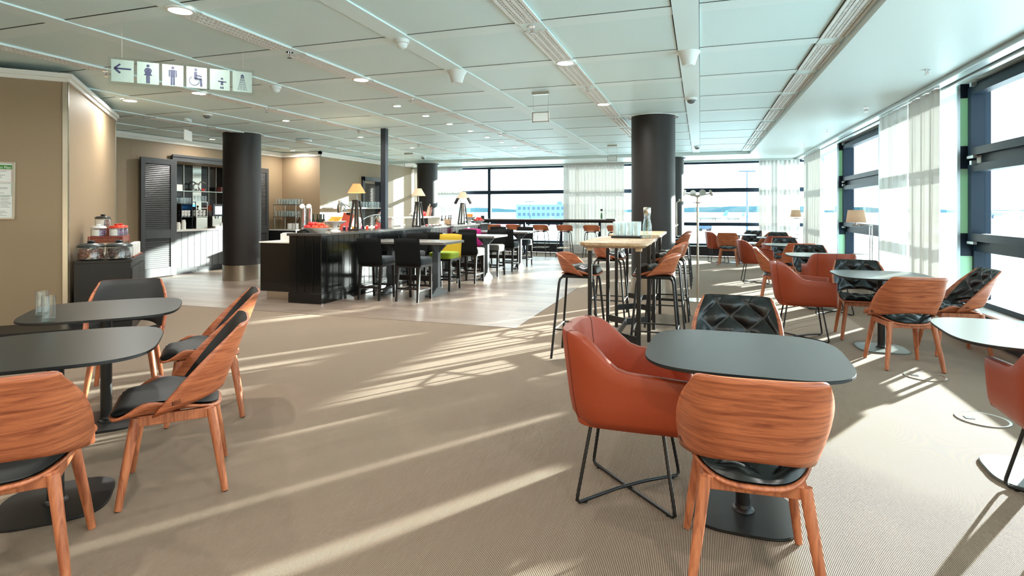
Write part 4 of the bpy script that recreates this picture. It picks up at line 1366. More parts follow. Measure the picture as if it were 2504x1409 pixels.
# ================================================================= BAR AND ITS FURNITURE
BX0, BX1, BY0, BY1, BH = -5.85, -5.28, 7.06, 14.0, 1.04
r = thing('bar_counter', (0, 0, 0), 0, 'long dark panelled bar counter with grooved boards and power sockets', 'bar counter')
m = MB()
m.box(BX0 + 0.02, BX1 - 0.02, BY0 + 0.02, BY1 - 0.02, 0.0, BH - 0.04)
n = int((BY1 - BY0) / 0.139)
pw = (BY1 - BY0) / n
for i in range(n): m.box(BX1 - 0.02, BX1, BY0 + i * pw + 0.004, BY0 + (i + 1) * pw - 0.004, 0.17, BH - 0.04)
for i in range(4): m.box(BX0 + 0.1425 * i + 0.004, BX0 + 0.1425 * (i + 1) - 0.004, BY0, BY0 + 0.02, 0.17, BH - 0.04)
for i in range(4): m.box(BX0 + 0.1425 * i + 0.004, BX0 + 0.1425 * (i + 1) - 0.004, BY1 - 0.02, BY1, 0.17, BH - 0.04)
m.build('panelled_body', M_barpaint, r, bevel=0.003)
MB().box(BX0, BX1 + 0.018, BY0 - 0.018, BY1, 0, 0.15).box(BX0, BX1 + 0.010, BY0 - 0.010, BY1, 0.15, 0.172).build('plinth', M_barpaint, r, bevel=0.004)
MB().box(BX0 - 0.02, BX1 + 0.03, BY0 - 0.03, BY1 + 0.02, BH - 0.04, BH).build('worktop', M_bartop, r, bevel=0.006)
for x in (899, 1046, 1145):
    y = planeX(x, BX1)
    s = MB().box(BX1, BX1 + 0.008, y - 0.075, y + 0.075, 0.89, 0.975).build('power_socket', M_black, r, bevel=0.003)
    q = MB()
    for d in (-0.036, 0.036):
        pts = [(y + d + 0.024 * math.cos(2 * PI * i / 16), 0.932 + 0.024 * math.sin(2 * PI * i / 16)) for i in range(16)]
        vs = [(BX1 + 0.0085, a, b) for a, b in pts] + [(BX1 + 0.0085, y + d + (a - y - d) * 0.75, 0.932 + (b - 0.932) * 0.75) for a, b in pts]
        q.add(vs, [(i, (i + 1) % 16, 16 + (i + 1) % 16, 16 + i) for i in range(16)])
    q.build('socket_rings', M_chrome, s)

WX0, WX1, WH = -6.46, -5.87, 0.90
r = thing('service_counter', (0, 0, 0), 0, 'lower dark service counter with pale worktop behind the bar', 'counter')
MB().box(WX0, WX1, 7.15, 14.0, 0.14, WH - 0.02).build('body', M_barpaint, r, bevel=0.003)
MB().box(WX0 + 0.06, WX1, 7.22, 13.95, 0, 0.14).build('kick_plate', M_steel, r)
MB().box(WX0 - 0.01, WX1, 7.13, 14.02, WH - 0.02, WH).build('worktop', M_worktop, r, bevel=0.003)

# ---- counter-height tables and upholstered chairs
def counter_table():
    r = thing('counter_table', (0, 0, 0))
    x0, x1, hw, H = -0.74, 0.74, 0.40, 0.88
    MB().box(x0, x1, -hw, hw, H - 0.04, H).build('tabletop', M_tabgrey, r, bevel=0.006)
    for x in (-0.42, 0.42):
        p = MB().box(x - 0.05, x + 0.05, -0.05, 0.05, 0.10, H - 0.04).build('post', M_greypost, r, bevel=0.005)
        g = MB()
        for s in (-1, 1):
            for (ax, ay) in ((s, 0), (0, s)):
                pts = [(0.05, H - 0.04), (0.17, H - 0.04), (0.17, H - 0.07), (0.05, H - 0.19)]
                vs = []
                for o in (-0.02, 0.02):
                    for d, z in pts: vs.append((x + ax * d + (o if ay else 0), ay * d + (o if ax else 0), z))
                g.add(vs, [(0, 1, 2, 3), (7, 6, 5, 4), (0, 4, 5, 1), (1, 5, 6, 2), (2, 6, 7, 3), (3, 7, 4, 0)])
        g.build('bracket', M_greypost, p)
        f = MB()
        for s in (-1, 1):
            vs = []
            for o in (-0.045, 0.045):
                for d, z in ((0.0, 0.0), (0.32, 0.0), (0.32, 0.035), (0.20, 0.05), (0.08, 0.13), (0.0, 0.13)): vs.append((x + o, s * d, z))
            f.add(vs, [(0, 1, 2, 3, 4, 5), (11, 10, 9, 8, 7, 6)] + [(i, (i + 1) % 6, 6 + (i + 1) % 6, 6 + i) for i in range(6)])
        f.build('foot', M_greypost, r)
    MB().box(-0.42, 0.42, -0.025, 0.025, 0.22, 0.31).build('stretcher', M_darkwood, r, bevel=0.004)
    return r
KCT = Kit(counter_table)
KCT((-4.51, 8.45), 0, 'counter-height grey table nearest along the bar, at the yellow chair', 'table')
KCT((-4.51, 10.72), 0, 'middle counter-height grey table along the bar', 'table')
KCT((-4.51, 12.93), 0, 'farthest counter-height grey table along the bar', 'table')
def counter_chair(back_m, seat_m):
    def mk():
        r = thing('counter_chair', (0, 0, 0))
        def rb(u, v, off):
            a = u * 2 - 1
            return 0.215 * a, -0.205 - 0.055 * v + off + 0.012 * a * a, 0.54 + (0.41 + 0.014 * (1 - a * a)) * v
        m = MB()
        m.grid(lambda u, v: rb(u, v, 0.0 + (0.03 * (1 - abs(2 * u - 1) ** 8) * (1 - abs(2 * v - 1) ** 12))), 14, 12)
        m.grid(lambda u, v: rb(u, v, -0.035 * (1 - abs(2 * u - 1) ** 8) * (1 - abs(2 * v - 1) ** 14) - 0.001), 14, 12, True)
        m.build('backrest', back_m, r, smooth=True, angle=60)
        pts = superell(0.218, 0.205, 7, 40)
        rings = [(0.97, 0.555), (1.0, 0.57), (1.0, 0.635), (0.97, 0.652), (0.85, 0.662), (0.0, 0.668)]
        vs = [(x * k, y * k + 0.025, z) for k, z in rings for x, y in pts]
        fs = [tuple(range(39, -1, -1))] + [(i * 40 + q, i * 40 + (q + 1) % 40, (i + 1) * 40 + (q + 1) % 40, (i + 1) * 40 + q) for i in range(5) for q in range(40)]
        MB().add(vs, fs).build('seat_cushion', seat_m, r, smooth=True, angle=50)
        MB().box(-0.205, 0.205, -0.20, 0.215, 0.515, 0.556).build('seat_frame', M_darkwood, r, bevel=0.003)
        for sx_ in (-1, 1):
            for sy in (-1, 1):
                y1, y0 = (0.19, 0.205) if sy > 0 else (-0.185, -0.235)
                vs = []
                for z, w_, yy in ((0.0, 0.014, y0), (0.52, 0.021, y1)):
                    for a, b in ((-1, -1), (1, -1), (1, 1), (-1, 1)): vs.append((sx_ * 0.178 + a * w_, yy + b * w_, z))
                MB().add(vs, [(3, 2, 1, 0), (4, 5, 6, 7), (0, 1, 5, 4), (1, 2, 6, 5), (2, 3, 7, 6), (3, 0, 4, 7)]).build('leg', M_darkwood, r)
        for a, b in (((-0.178, -0.21, 0.20), (0.178, -0.21, 0.20)), ((-0.178, 0.20, 0.20), (0.178, 0.20, 0.20)), ((-0.178, -0.21, 0.17), (-0.178, 0.20, 0.17)), ((0.178, -0.21, 0.17), (0.178, 0.20, 0.17))):
            MB().bar(a, b, 0.02, 0.03).build('stretcher', M_darkwood, r)
        return r
    return mk
KD1, KD2 = Kit(counter_chair(M_fabblack, M_fabblue)), Kit(counter_chair(M_fabblack, M_fabgrey))
KDy, KDp = Kit(counter_chair(M_fabyel, M_fablime)), Kit(counter_chair(M_fabpink, M_fabpink))
KD1((-4.81, 7.82), 0, 'black upholstered counter chair nearest to the end of the bar, back to the camera', 'counter chair')
KD1((-4.18, 7.86), 0, 'black counter chair with teal seat, back to the camera, second from the bar end', 'counter chair')
KD1((-4.90, 9.08), 180, 'black counter chair behind the nearest counter table, left of the yellow one', 'counter chair')
KDy((-4.22, 9.05), 180, 'bright yellow-green counter chair at the nearest counter table', 'counter chair')
KD1((-4.85, 10.10), 0, 'black counter chair mostly hidden behind the yellow one', 'counter chair')
KD2((-4.18, 10.13), 0, 'black counter chair with pale patterned seat, back to the camera', 'counter chair')
KD1((-4.85, 11.32), 180, 'black counter chair facing the camera behind the middle counter table, on its left', 'counter chair')
KD2((-4.16, 11.30), 180, 'dark counter chair with pale patterned seat facing the camera at the middle table', 'counter chair')
KDp((-4.95, 12.32), 0, 'magenta counter chair near the far end of the bar', 'counter chair')
KD1((-4.18, 12.34), 0, 'blue-black counter chair with its back to the camera at the farthest counter table', 'counter chair')
KD1((-4.92, 13.52), 180, 'black counter chair facing the camera at the farthest counter table, next to the bar', 'counter chair')
KD1((-4.20, 13.52), 180, 'blue-black counter chair facing the camera at the outer end of the farthest table', 'counter chair')

# ---- table lamps on the bar
def bar_lamp(shade_m, spots, label, x, Xp=-5.56):
    y = planeX(x, Xp)
    r = thing('table_lamp', (Xp, y, BH), 0, label, 'table lamp')
    MB().box(-0.10, 0.10, -0.10, 0.10, 0.0, 0.022).build('base', M_bronze, r, bevel=0.003)
    for sx_ in (-1, 1):
        for sy in (-1, 1):
            MB().bar((sx_ * 0.085, sy * 0.085, 0.02), (sx_ * 0.035, sy * 0.035, 0.50), 0.028, 0.028, (0, 1, 0)).build('strut', M_bronze, r)
    MB().box(-0.055, 0.055, -0.055, 0.055, 0.495, 0.515).build('cap', M_bronze, r)
    MB().tube([(0, 0, 0.515), (0, 0, 0.66)], 0.008, 8).tube([(0, 0, 0.02), (0, 0, 0.5)], 0.012, 8).build('stem', M_chrome, r)
    MB().lathe([(0.150, 0.635), (0.1485, 0.637), (0.062, 0.79), (0.060, 0.79)], 28, cap=False).build('lamp_shade', shade_m, r, smooth=True)
    if spots:
        for s in (-1, 1):
            a = MB().tube([(s * 0.03, 0, 0.51), (s * 0.10, 0, 0.63), (s * 0.13, 0, 0.635), (s * 0.16, 0, 0.60)], 0.005, 6).build('spot_arm', M_black, r, smooth=True)
            MB().tube([(s * 0.13, 0, 0.64), (s * 0.21, 0, 0.50)], 0.036, 14).build('spot_head', M_darkplastic, a, smooth=True)
    return r
bar_lamp(M_shadeor, False, 'pyramid table lamp with glowing orange shade, nearest on the bar', 872)
bar_lamp(M_shade, False, 'pyramid table lamp with cream shade, middle one on the bar', 1023)
bar_lamp(M_shade, True, 'table lamp with two black spot heads, farthest along the bar', 1132)
l = bpy.data.lights.new('lamp_bulb', 'POINT'); l.energy = 6; l.color = (1, 0.72, 0.42); l.shadow_soft_size = 0.04
o = bpy.data.objects.new('lamp_bulb', l); COL.objects.link(o); o.location = (-5.56, planeX(872, -5.56), BH + 0.68)

# ---- fruit
def bowl(p, rad, h, label):
    r = thing('fruit_bowl', p, 0, label, 'bowl')
    MB().lathe([(rad * 0.40, 0.0), (rad * 0.42, 0.006), (rad * 0.75, h * 0.5), (rad, h), (rad * 0.97, h), (rad * 0.72, h * 0.55), (rad * 0.35, 0.016), (0.0, 0.014)], 30).build('dish', M_porc, r, smooth=True)
    return r
def fruit(name, p, m_, rad, label, group, ban=False):
    r = thing(name, p, random.uniform(0, 360), label, 'fruit', group)
    if ban:
        pts = [(0.085 * math.sin(t), 0.0, 0.045 * (1 - math.cos(t)) - 0.0) for t in [(-1.0 + 2.0 * i / 8) for i in range(9)]]
        MB().tube(pts, [0.006, 0.012, 0.017, 0.019, 0.020, 0.019, 0.017, 0.012, 0.006], 8).build('peel', m_, r, smooth=True)
    else:
        MB().lathe([(0.0, -rad * 0.80), (rad * 0.5, -rad * 0.9), (rad * 0.95, -rad * 0.35), (rad, 0.05 * rad), (rad * 0.85, rad * 0.6), (rad * 0.45, rad * 0.88), (0.10 * rad, rad * 0.78), (0.0, rad * 0.70)], 14).build('flesh', m_, r, smooth=True)
        MB().tube([(0, 0, rad * 0.72), (0.003, 0, rad * 1.05)], 0.0022, 5).build('stem', M_darkwood, r)
    return r
fx = -5.56
pA = (-5.68, planeX(765, -5.68), BH)
bowl(pA, 0.155, 0.075, 'white bowl of red apples at the near end of the bar, behind')
pB = (-5.42, planeX(783, -5.42), BH)
bowl(pB, 0.140, 0.080, 'white bowl of orange-red apples at the near end of the bar, front')
def heap(p, m_, rad, n1, n2, ring, z, label, group, nm='apple'):
    for i in range(n1):
        a = 2 * PI * i / n1
        fruit(nm, (p[0] + ring * math.cos(a), p[1] + ring * math.sin(a), p[2] + z), m_, rad, label, group)
    for i in range(n2):
        a = 2 * PI * i / max(1, n2) + 0.5
        rr = ring * (0.42 if n2 > 1 else 0)
        fruit(nm, (p[0] + rr * math.cos(a), p[1] + rr * math.sin(a), p[2] + z + rad * 1.25), m_, rad, label, group)
heap(pA, M_apple, 0.036, 8, 4, 0.098, 0.085, 'dark red apple in the rear white bowl at the near end of the bar', 'apples in the rear bowl')
heap(pB, M_peach, 0.034, 8, 3, 0.090, 0.085, 'orange-red apple in the front white bowl at the near end of the bar', 'apples in the front bowl')
def cake_stand(p, label):
    r = thing('cake_stand', p, 0, label, 'cake stand')
    MB().lathe([(0.085, 0.0), (0.08, 0.012), (0.045, 0.03), (0.035, 0.07), (0.05, 0.105), (0.12, 0.125), (0.18, 0.165), (0.175, 0.168), (0.11, 0.138), (0.0, 0.13)], 30).build('pedestal_dish', M_porc, r, smooth=True)
pC = (-5.58, planeX(819, -5.58), BH)
cake_stand(pC, 'white pedestal dish of bananas between apple bowls and lamp')
for i in range(9):
    a = 0.35 * (i - 4)
    f = fruit('banana', (pC[0] + 0.012 * (i % 3 - 1), pC[1] - 0.08 + 0.02 * i, pC[2] + 0.172 + 0.022 * (i % 3)), M_banana, 0.02, 'yellow banana on the white pedestal dish', 'bananas on the pedestal dish', True)
    f.rotation_euler = (0, 0, -0.32 + 0.05 * i)
pD = (-5.60, planeX(1148, -5.60), BH)
cake_stand(pD, 'white pedestal dish of orange fruit near the far end of the bar')
for i in range(8):
    f = fruit('banana', (pD[0], pD[1] - 0.07 + 0.02 * i, pD[2] + 0.175 + 0.022 * (i % 3)), M_orange, 0.02, 'ripe orange-yellow banana on the far pedestal dish', 'bananas on the far pedestal dish', True)
    f.rotation_euler = (0, 0, -0.3 + 0.07 * i)
pE = (-5.45, planeX(1170, -5.45), BH)
bowl(pE, 0.16, 0.075, 'white bowl of pink apples at the far end of the bar')
heap(pE, M_apple, 0.036, 8, 3, 0.10, 0.085, 'pink-red apple in the bowl at the far end of the bar', 'apples in the far bowl')

# ---- small things on and behind the bar
def bt(x, X=-5.6, z=BH): return (X, planeX(x, X), z)
r = thing('cutlery_basket', bt(741, -5.74), 0, 'low basket of steel cutlery at the near end of the bar', 'cutlery')
MB().box(-0.05, 0.05, -0.08, 0.08, 0, 0.03).build('tray', M_black, r)
for i in range(12):
    a = -0.07 + i * 0.0115
    MB().bar((-0.03, a, 0.03), (0.035 + 0.01 * (i % 3), a + 0.01, 0.055), 0.012, 0.003).build('cutlery_piece', M_chrome, r)
r = thing('napkin_box', (-6.05, planeX(705, -6.05), WH), 0, 'white napkin box on the service counter behind the bar end', 'napkin box')
MB().box(-0.09, 0.09, -0.07, 0.07, 0, 0.125).build('box', M_paper, r, bevel=0.004)
MB().box(-0.07, 0.07, -0.05, 0.05, 0.125, 0.135).build('napkins', M_white, r)
def beer_tap(x, label, face_m):
    X = -6.1
    r = thing('beer_tap', (X, planeX(x, X), WH), 0, label, 'beer tap')
    MB().lathe([(0.055, 0), (0.055, 0.012), (0.036, 0.02)], 20).tube([(0, 0, 0.01), (0, 0, 0.50), (0.0, -0.01, 0.53)], 0.036, 18).build('tower', M_chrome, r, smooth=True)
    MB().tube([(0, -0.01, 0.535), (0.006, -0.034, 0.552)], 0.041, 18).build('badge', face_m, r, smooth=True)
    MB().tube([(-0.03, 0, 0.38), (-0.085, 0, 0.385), (-0.11, 0, 0.35), (-0.112, 0, 0.32)], 0.008, 8).tube([(-0.085, 0, 0.385), (-0.08, 0, 0.43)], 0.007, 8).build('spout', M_chrome, r, smooth=True)
beer_tap(741, 'chrome beer tower with pale badge, left one of two', M_plastic)
beer_tap(757, 'chrome beer tower with dark-figured badge, right one of two', M_dial if 'M_dial' in globals() else M_labelw)
# bottles in an ice pan
X = -6.16
yb = planeX(781, X)
r = thing('ice_pan', (X, yb, WH), 0, 'white ice pan holding five dark bottles behind the bar', 'ice pan')
MB().box(-0.14, 0.14, -0.20, 0.20, 0, 0.10).build('pan', M_worktop, r, bevel=0.01)
def bottle():
    r = thing('wine_bottle', (0, 0, 0))
    MB().lathe([(0.034, 0.0), (0.036, 0.01), (0.036, 0.17), (0.030, 0.20), (0.014, 0.235), (0.013, 0.30), (0.015, 0.302), (0.015, 0.315), (0.0, 0.316)], 16).build('glass', M_bottle, r, smooth=True)
    MB().lathe([(0.0368, 0.05), (0.0368, 0.13)], 16, cap=False).build('label', M_labelw, r, smooth=True)
    return r
KBo = Kit(bottle)
for i, x in enumerate((772, 777, 782, 786, 791)):
    KBo((X + (0.045 if i % 2 else -0.045), planeX(x, X), WH + 0.10), 200, '%s dark bottle standing in the white ice pan behind the bar' % ('leftmost', 'second', 'middle', 'fourth', 'rightmost')[i], 'bottle')
def heat_lamp(p, hd, label, rise):
    r = thing('heat_lamp', p, 0, label, 'heat lamp')
    MB().lathe([(0.07, 0), (0.07, 0.015), (0.012, 0.022)], 20).build('base', M_chrome, r, smooth=True)
    pts = [(0, 0, 0.02), (0, 0, rise * 0.55)]
    for i in range(1, 9):
        a = PI / 2 * i / 8
        pts.append((hd[0] * (1 - math.cos(a)), hd[1] * (1 - math.cos(a)), rise * 0.55 + rise * 0.45 * math.sin(a)))
    MB().tube(pts, 0.009, 10).build('arm', M_chrome, r, smooth=True)
    h = MB().lathe([(0.025, 0.06), (0.03, 0.02), (0.045, 0.0), (0.075, -0.06), (0.09, -0.15), (0.087, -0.15), (0.07, -0.06), (0.0, -0.02)], 24).build('lamp_head', M_chrome, r, smooth=True)
    h.location = (hd[0], hd[1], rise)
    return h
h1 = heat_lamp((-6.05, planeX(868, -6.05), WH), (-0.02, -0.42), 'chrome heat lamp bowed to the left behind the first bar lamp', 0.60)
h1.rotation_euler = (0.2, -0.15, 0)
h2 = heat_lamp((-6.05, planeX(882, -6.05), WH), (0.05, 0.62), 'chrome heat lamp bowed to the right beside the black post', 0.40)
h2.rotation_euler = (0.1, 0.35, 0)
def clipboard(p, label):
    r = thing('menu_board', p, 15, label, 'menu board')
    b = MB().box(-0.14, 0.14, -0.006, 0.006, 0, 0.40).build('board', mat('menu_red', lin(190, 84, 62), 0.5), r, bevel=0.003)
    b.rotation_euler = (-0.18, 0.16, 0); b.location = (0, 0, 0.03)
    c = MB().box(-0.05, 0.05, -0.014, -0.006, 0.375, 0.415).build('clip', M_black, b)
    MB().box(-0.08, 0.08, -0.009, -0.0065, 0.05, 0.24).build('print', M_redink, b)
clipboard((-6.3, planeX(840, -6.3), WH), 'red clipboard menu standing behind the chrome heat lamp')
clipboard((-6.25, planeX(926, -6.25), WH), 'red clipboard menu standing just left of the black post')
# condiment jars
def small_jar(p, m_, label, group):
    r = thing('jam_jar', p, 0, label, 'jar', group)
    MB().lathe([(0.022, 0), (0.024, 0.004), (0.024, 0.05), (0.020, 0.056), (0, 0.057)], 12).build('jar_body', m_, r, smooth=True)
    MB().lathe([(0.021, 0.056), (0.021, 0.066), (0, 0.067)], 12).build('lid', M_labelw, r, smooth=True)
jm = [M_navy, M_fabpink, M_red, M_banana, M_labelw, M_fabpink, M_apple]
for i in range(14):
    x = 842 + i * 5.6
    if 860 < x < 884: continue
    small_jar((-5.76 + 0.045 * (i % 2), planeX(x, -5.76), BH), jm[i % 7], 'tiny colourful jam jar on the bar by the first table lamp', 'jam jars on the bar')
# buffet shelf with breads and boards
bx, by0, by1 = -6.2, planeX(940, -6.2), planeX(1064, -6.2)
r = thing('buffet_shelf', (bx, 0, WH), 0, 'white raised buffet shelf behind the middle lamp', 'shelf')
MB().box(-0.18, 0.18, by0, by1, 0.30, 0.335).build('top_board', M_worktop, r, bevel=0.004)
for y in (by0 + 0.04, (by0 + by1) / 2, by1 - 0.04): MB().box(-0.16, 0.16, y - 0.025, y + 0.025, 0, 0.30).build('leg', M_worktop, r)
sz = WH + 0.335
def on_shelf(x): return (bx, planeX(x, bx), sz)
r = thing('steel_bowl', on_shelf(1011), 0, 'round steel bowl on the white buffet shelf', 'bowl')
MB().lathe([(0.04, 0), (0.09, 0.04), (0.105, 0.10), (0.10, 0.10), (0.08, 0.04), (0, 0.01)], 24).build('bowl', M_chrome, r, smooth=True)
r = thing('copper_pot', on_shelf(1034), 0, 'small copper-red pot on the buffet shelf beside the cutting boards', 'pot')
MB().lathe([(0.06, 0), (0.085, 0.03), (0.08, 0.09), (0.05, 0.12), (0.0, 0.12)], 20).build('pot_body', M_apple, r, smooth=True)
r = thing('pepper_mill', on_shelf(1028), 0, 'steel pepper mill standing on the buffet shelf', 'pepper mill')
MB().lathe([(0.03, 0), (0.03, 0.10), (0.022, 0.16), (0.03, 0.22), (0.02, 0.26), (0, 0.265)], 16).build('mill_body', M_steel, r, smooth=True)
for i, x in enumerate((1044, 1050)):
    r = thing('cutting_board', on_shelf(x), 0, ('taller wooden cutting board leaning on the buffet shelf', 'shorter reddish cutting board leaning on the buffet shelf')[i], 'cutting board')
    b = MB().box(-0.01, 0.01, -0.06, 0.06, 0.0, 0.24 - 0.07 * i).box(-0.01, 0.01, -0.018, 0.018, 0.24 - 0.07 * i, 0.31 - 0.07 * i).build('board', M_copper if i else M_oak, r, bevel=0.004)
    b.rotation_euler = (-0.35, 0.1, 0)
# condiments near the third lamp
r = thing('menu_holder', bt(1080, -5.5), 0, 'pale slanted menu holder on the bar left of the third lamp', 'menu holder')
MB().box(-0.01, 0.01, -0.11, 0.11, 0, 0.10).box(-0.06, 0.06, -0.11, 0.11, 0, 0.008).build('panel', M_labelw, r)
r = thing('wooden_crate', bt(1099, -5.55), 0, 'small pale wooden crate of bottles on the bar', 'crate')
MB().box(-0.10, 0.10, -0.13, 0.13, 0, 0.012).box(-0.10, -0.09, -0.13, 0.13, 0, 0.13).box(0.09, 0.10, -0.13, 0.13, 0, 0.13).box(-0.10, 0.10, -0.13, -0.12, 0, 0.13).box(-0.10, 0.10, 0.12, 0.13, 0, 0.13).build('slats', M_oak, r)
def sauce():
    r = thing('sauce_bottle', (0, 0, 0))
    MB().lathe([(0.028, 0), (0.030, 0.01), (0.030, 0.12), (0.012, 0.165), (0.012, 0.20), (0, 0.20)], 14).build('glass', M_darkplastic, r, smooth=True)
    MB().lathe([(0.0145, 0.185), (0.0145, 0.21), (0, 0.212)], 12).build('cap', M_darkwood, r, smooth=True)
    return r
KSb = Kit(sauce)
for i, (x, z) in enumerate(((1081, 0), (1090, 0), (1098, 0.012), (1103, 0.012))):
    KSb(bt(x, -5.72 if i < 2 else -5.55, BH + z), 0, ('dark sauce bottle behind the menu holder on the bar', 'dark sauce bottle between menu holder and crate', 'left dark bottle inside the small wooden crate', 'right dark bottle inside the small wooden crate')[i], 'bottle')
for i in range(10):
    x = 1043 + i * 3.2
    r = thing('snack_packet', (-5.5 + 0.05 * (i % 3), planeX(x, -5.5), BH), 30 * i, 'small wrapped snack packet on the bar between the second and third lamps', 'snack', 'snack packets on the bar')
    MB().sphere((0, 0, 0.022), 0.03, 8, 1.0, 1.2, 0.72).build('wrapper', (M_redink, M_labelw, M_steel)[i % 3], r, smooth=True)

# ---- cabinet with the glass rack against the jog of the wall
r = thing('glass_cabinet', (0, 0, 0), 0, 'dark navy cabinet with pale top behind the round column', 'cabinet')
GX0, GX1 = -10.54, -9.72
MB().box(GX0, GX1, 11.98, 12.50, 0.0, 0.86).build('body', M_shutterd, r, bevel=0.003)
MB().box(GX0, GX1 + 0.02, 11.96, 12.50, 0.86, 0.885).build('worktop', M_worktop, r)
r = thing('glass_rack', (0, 0, 0), 0, 'two-tier steel rack of glasses on the navy cabinet', 'rack')
for z in (1.20, 1.51): MB().box(-10.45, GX1 - 0.03, 12.02, 12.46, z, z + 0.012).build('tier', M_glass if z < 0 else M_darkplastic, r)
for x in (-10.43, -10.10, GX1 - 0.05):
    for y in (12.04, 12.44): MB().tube([(x, y, 0.885), (x, y, 1.51)], 0.012, 8).build('post', M_steel, r)
def tumbler(h, ra, gm=None):
    def mk():
        r = thing('tumbler', (0, 0, 0))
        MB().lathe([(ra * 0.86, 0), (ra, h), (ra * 0.94, h), (ra * 0.80, h * 0.08), (0, h * 0.07)], 14).build('glass', gm or M_glass, r, smooth=True)
        return r
    return mk
KT1 = Kit(tumbler(0.14, 0.034))
for t, z in enumerate((1.212, 1.522)):
    for i in range(8):
        for j in range(3):
            KT1((-10.40 + 0.085 * i, 12.08 + 0.12 * j, z), 0, 'clear tumbler on the %s tier of the steel rack behind the bar' % ('lower', 'upper')[t], 'glass', 'tumblers on the %s tier' % ('lower', 'upper')[t])
for i, x in enumerate((-10.02, -9.86)):
    r = thing('crockery_stack', (x, 12.15, 0.885), 0, ('left', 'right')[i] + ' white stack of crockery on the navy cabinet under the rack', 'crockery')
    MB().lathe([(0.06, 0), (0.075, 0.01), (0.075, 0.155), (0.0, 0.157)], 20).build('plates', M_porc, r, smooth=True)
# wall counter beyond
r = thing('side_counter', (0, 0, 0), 0, 'white-topped counter along the beige wall behind the buffet', 'counter')
MB().box(XL2 + 0.03, XL2 + 0.55, 12.62, 16.9, 0, 0.87).build('body', M_beige, r)
MB().box(XL2 + 0.03, XL2 + 0.58, 12.60, 16.92, 0.87, 0.91).build('worktop', M_worktop, r)
tag(MB().box(XL2, XL2 + 0.30, 12.7, 15.6, 1.42, 1.45).build('wall_mounted_shelf', M_worktop), 'white wall shelf carrying tall glasses behind the first bar lamp', 'shelf', kind='thing')
KT2 = Kit(tumbler(0.17, 0.03))
for i in range(16):
    for j in range(2):
        KT2((XL2 + 0.08 + 0.13 * j, 12.8 + 0.16 * i, 1.45), 0, 'tall clear glass on the wall shelf behind the first bar lamp', 'glass', 'tall glasses on the wall shelf')
for i, y in enumerate((13.2, 13.75)):
    r = thing('white_tureen', (XL2 + 0.3, y, 0.91), 0, ('nearer', 'farther')[i] + ' white covered dish on the wall counter behind the heat lamps', 'dish')
    MB().lathe([(0.12, 0), (0.17, 0.08), (0.18, 0.16), (0.15, 0.24), (0.03, 0.29), (0.0, 0.29)], 24).build('dish', M_porc, r, smooth=True)
# louvred door further along that wall
y0, y1 = planeX(884, XL2), planeX(934, XL2)
dr = struct(MB().box(XL2, XL2 + 0.05, y0, y0 + 0.12, 0, 2.36).box(XL2, XL2 + 0.05, y1 - 0.10, y1, 0, 2.36).box(XL2, XL2 + 0.05, y0, y1, 2.24, 2.36).build('door_1', M_shutter, bevel=0.006))
lv = MB()
for i in range(46):
    z = 0.1 + i * 0.046
    lv.add([(XL2 + 0.004, y0 + 0.12, z), (XL2 + 0.004, y0 + 0.72, z), (XL2 + 0.03, y0 + 0.72, z - 0.03), (XL2 + 0.03, y0 + 0.12, z - 0.03)], [(0, 1, 2, 3)])
lv.build('louvre_leaf', M_shutter, dr, solid=0.006)
MB().box(XL2, XL2 + 0.006, y0 + 0.72, y1 - 0.10, 0, 2.24).build('opening_shade_sheet', M_plenumshade, dr)  # black sheet on the wall stands in for the shade inside the doorway

# ================================================================= COFFEE NICHE AND SHUTTERS
def shutter(ya, yb, x, label):
    r = thing('louvre_shutter', (x, ya, 0), 0, label, 'shutter')
    W = yb - ya
    f = MB()
    for a, b, c, d in ((0, 0.09, 0.02, 2.44), (W - 0.09, W, 0.02, 2.44), (0.09, W - 0.09, 0.02, 0.20), (0.09, W - 0.09, 0.80, 0.98), (0.09, W - 0.09, 2.32, 2.44)):
        f.box(0, 0.045, a, b, c, d)
    f.build('frame', M_shutter, r, bevel=0.004)
    for z0, z1 in ((0.20, 0.80), (0.98, 2.32)):
        l = MB()
        nn = int((z1 - z0) / 0.038)
        for i in range(nn):
            z = z0 + (z1 - z0) * i / nn
            l.add([(0.030, 0.09, z + 0.002), (0.030, W - 0.09, z + 0.002), (0.012, W - 0.09, z + 0.042), (0.012, 0.09, z + 0.042), (0.035, 0.09, z + 0.005), (0.035, W - 0.09, z + 0.005), (0.017, W - 0.09, z + 0.045), (0.017, 0.09, z + 0.045)],
                  [(3, 2, 1, 0), (4, 5, 6, 7), (0, 1, 5, 4), (1, 2, 6, 5), (2, 3, 7, 6), (3, 0, 4, 7)])
        l.build('louvres', M_shutter, r)
shutter(planeX(341, XL + 0.06), planeX(423, XL + 0.06), XL + 0.06, 'grey louvred shutter folded open left of the coffee niche')
shutter(OY1 + 0.02, OY1 + 0.40, XL + 0.03, 'dark louvred shutter folded open right of the coffee niche, behind the column')
f = MB()
f.box(XL, XL + 0.06, OY0 - 0.10, OY0, 0, OZ1 + 0.12).box(XL, XL + 0.06, OY1, OY1 + 0.10, 0, OZ1 + 0.12).box(XL, XL + 0.06, OY0, OY1, OZ1, OZ1 + 0.12)
f.box(XL + 0.06, XL + 0.085, OY0 - 0.12, OY1 + 0.12, OZ1 + 0.09, OZ1 + 0.14)
struct(f.build('trim_10', M_shutter, bevel=0.005))
NX0 = XL - 0.61
r = thing('coffee_counter', (0, 0, 0), 0, 'grey plank-fronted coffee counter with white top inside the wall niche', 'counter')
b = MB().box(NX0, XL - 0.02, OY0 + 0.01, OY1 - 0.01, 0.12, 0.92)
pp = (OY1 - OY0 - 0.02) / 14
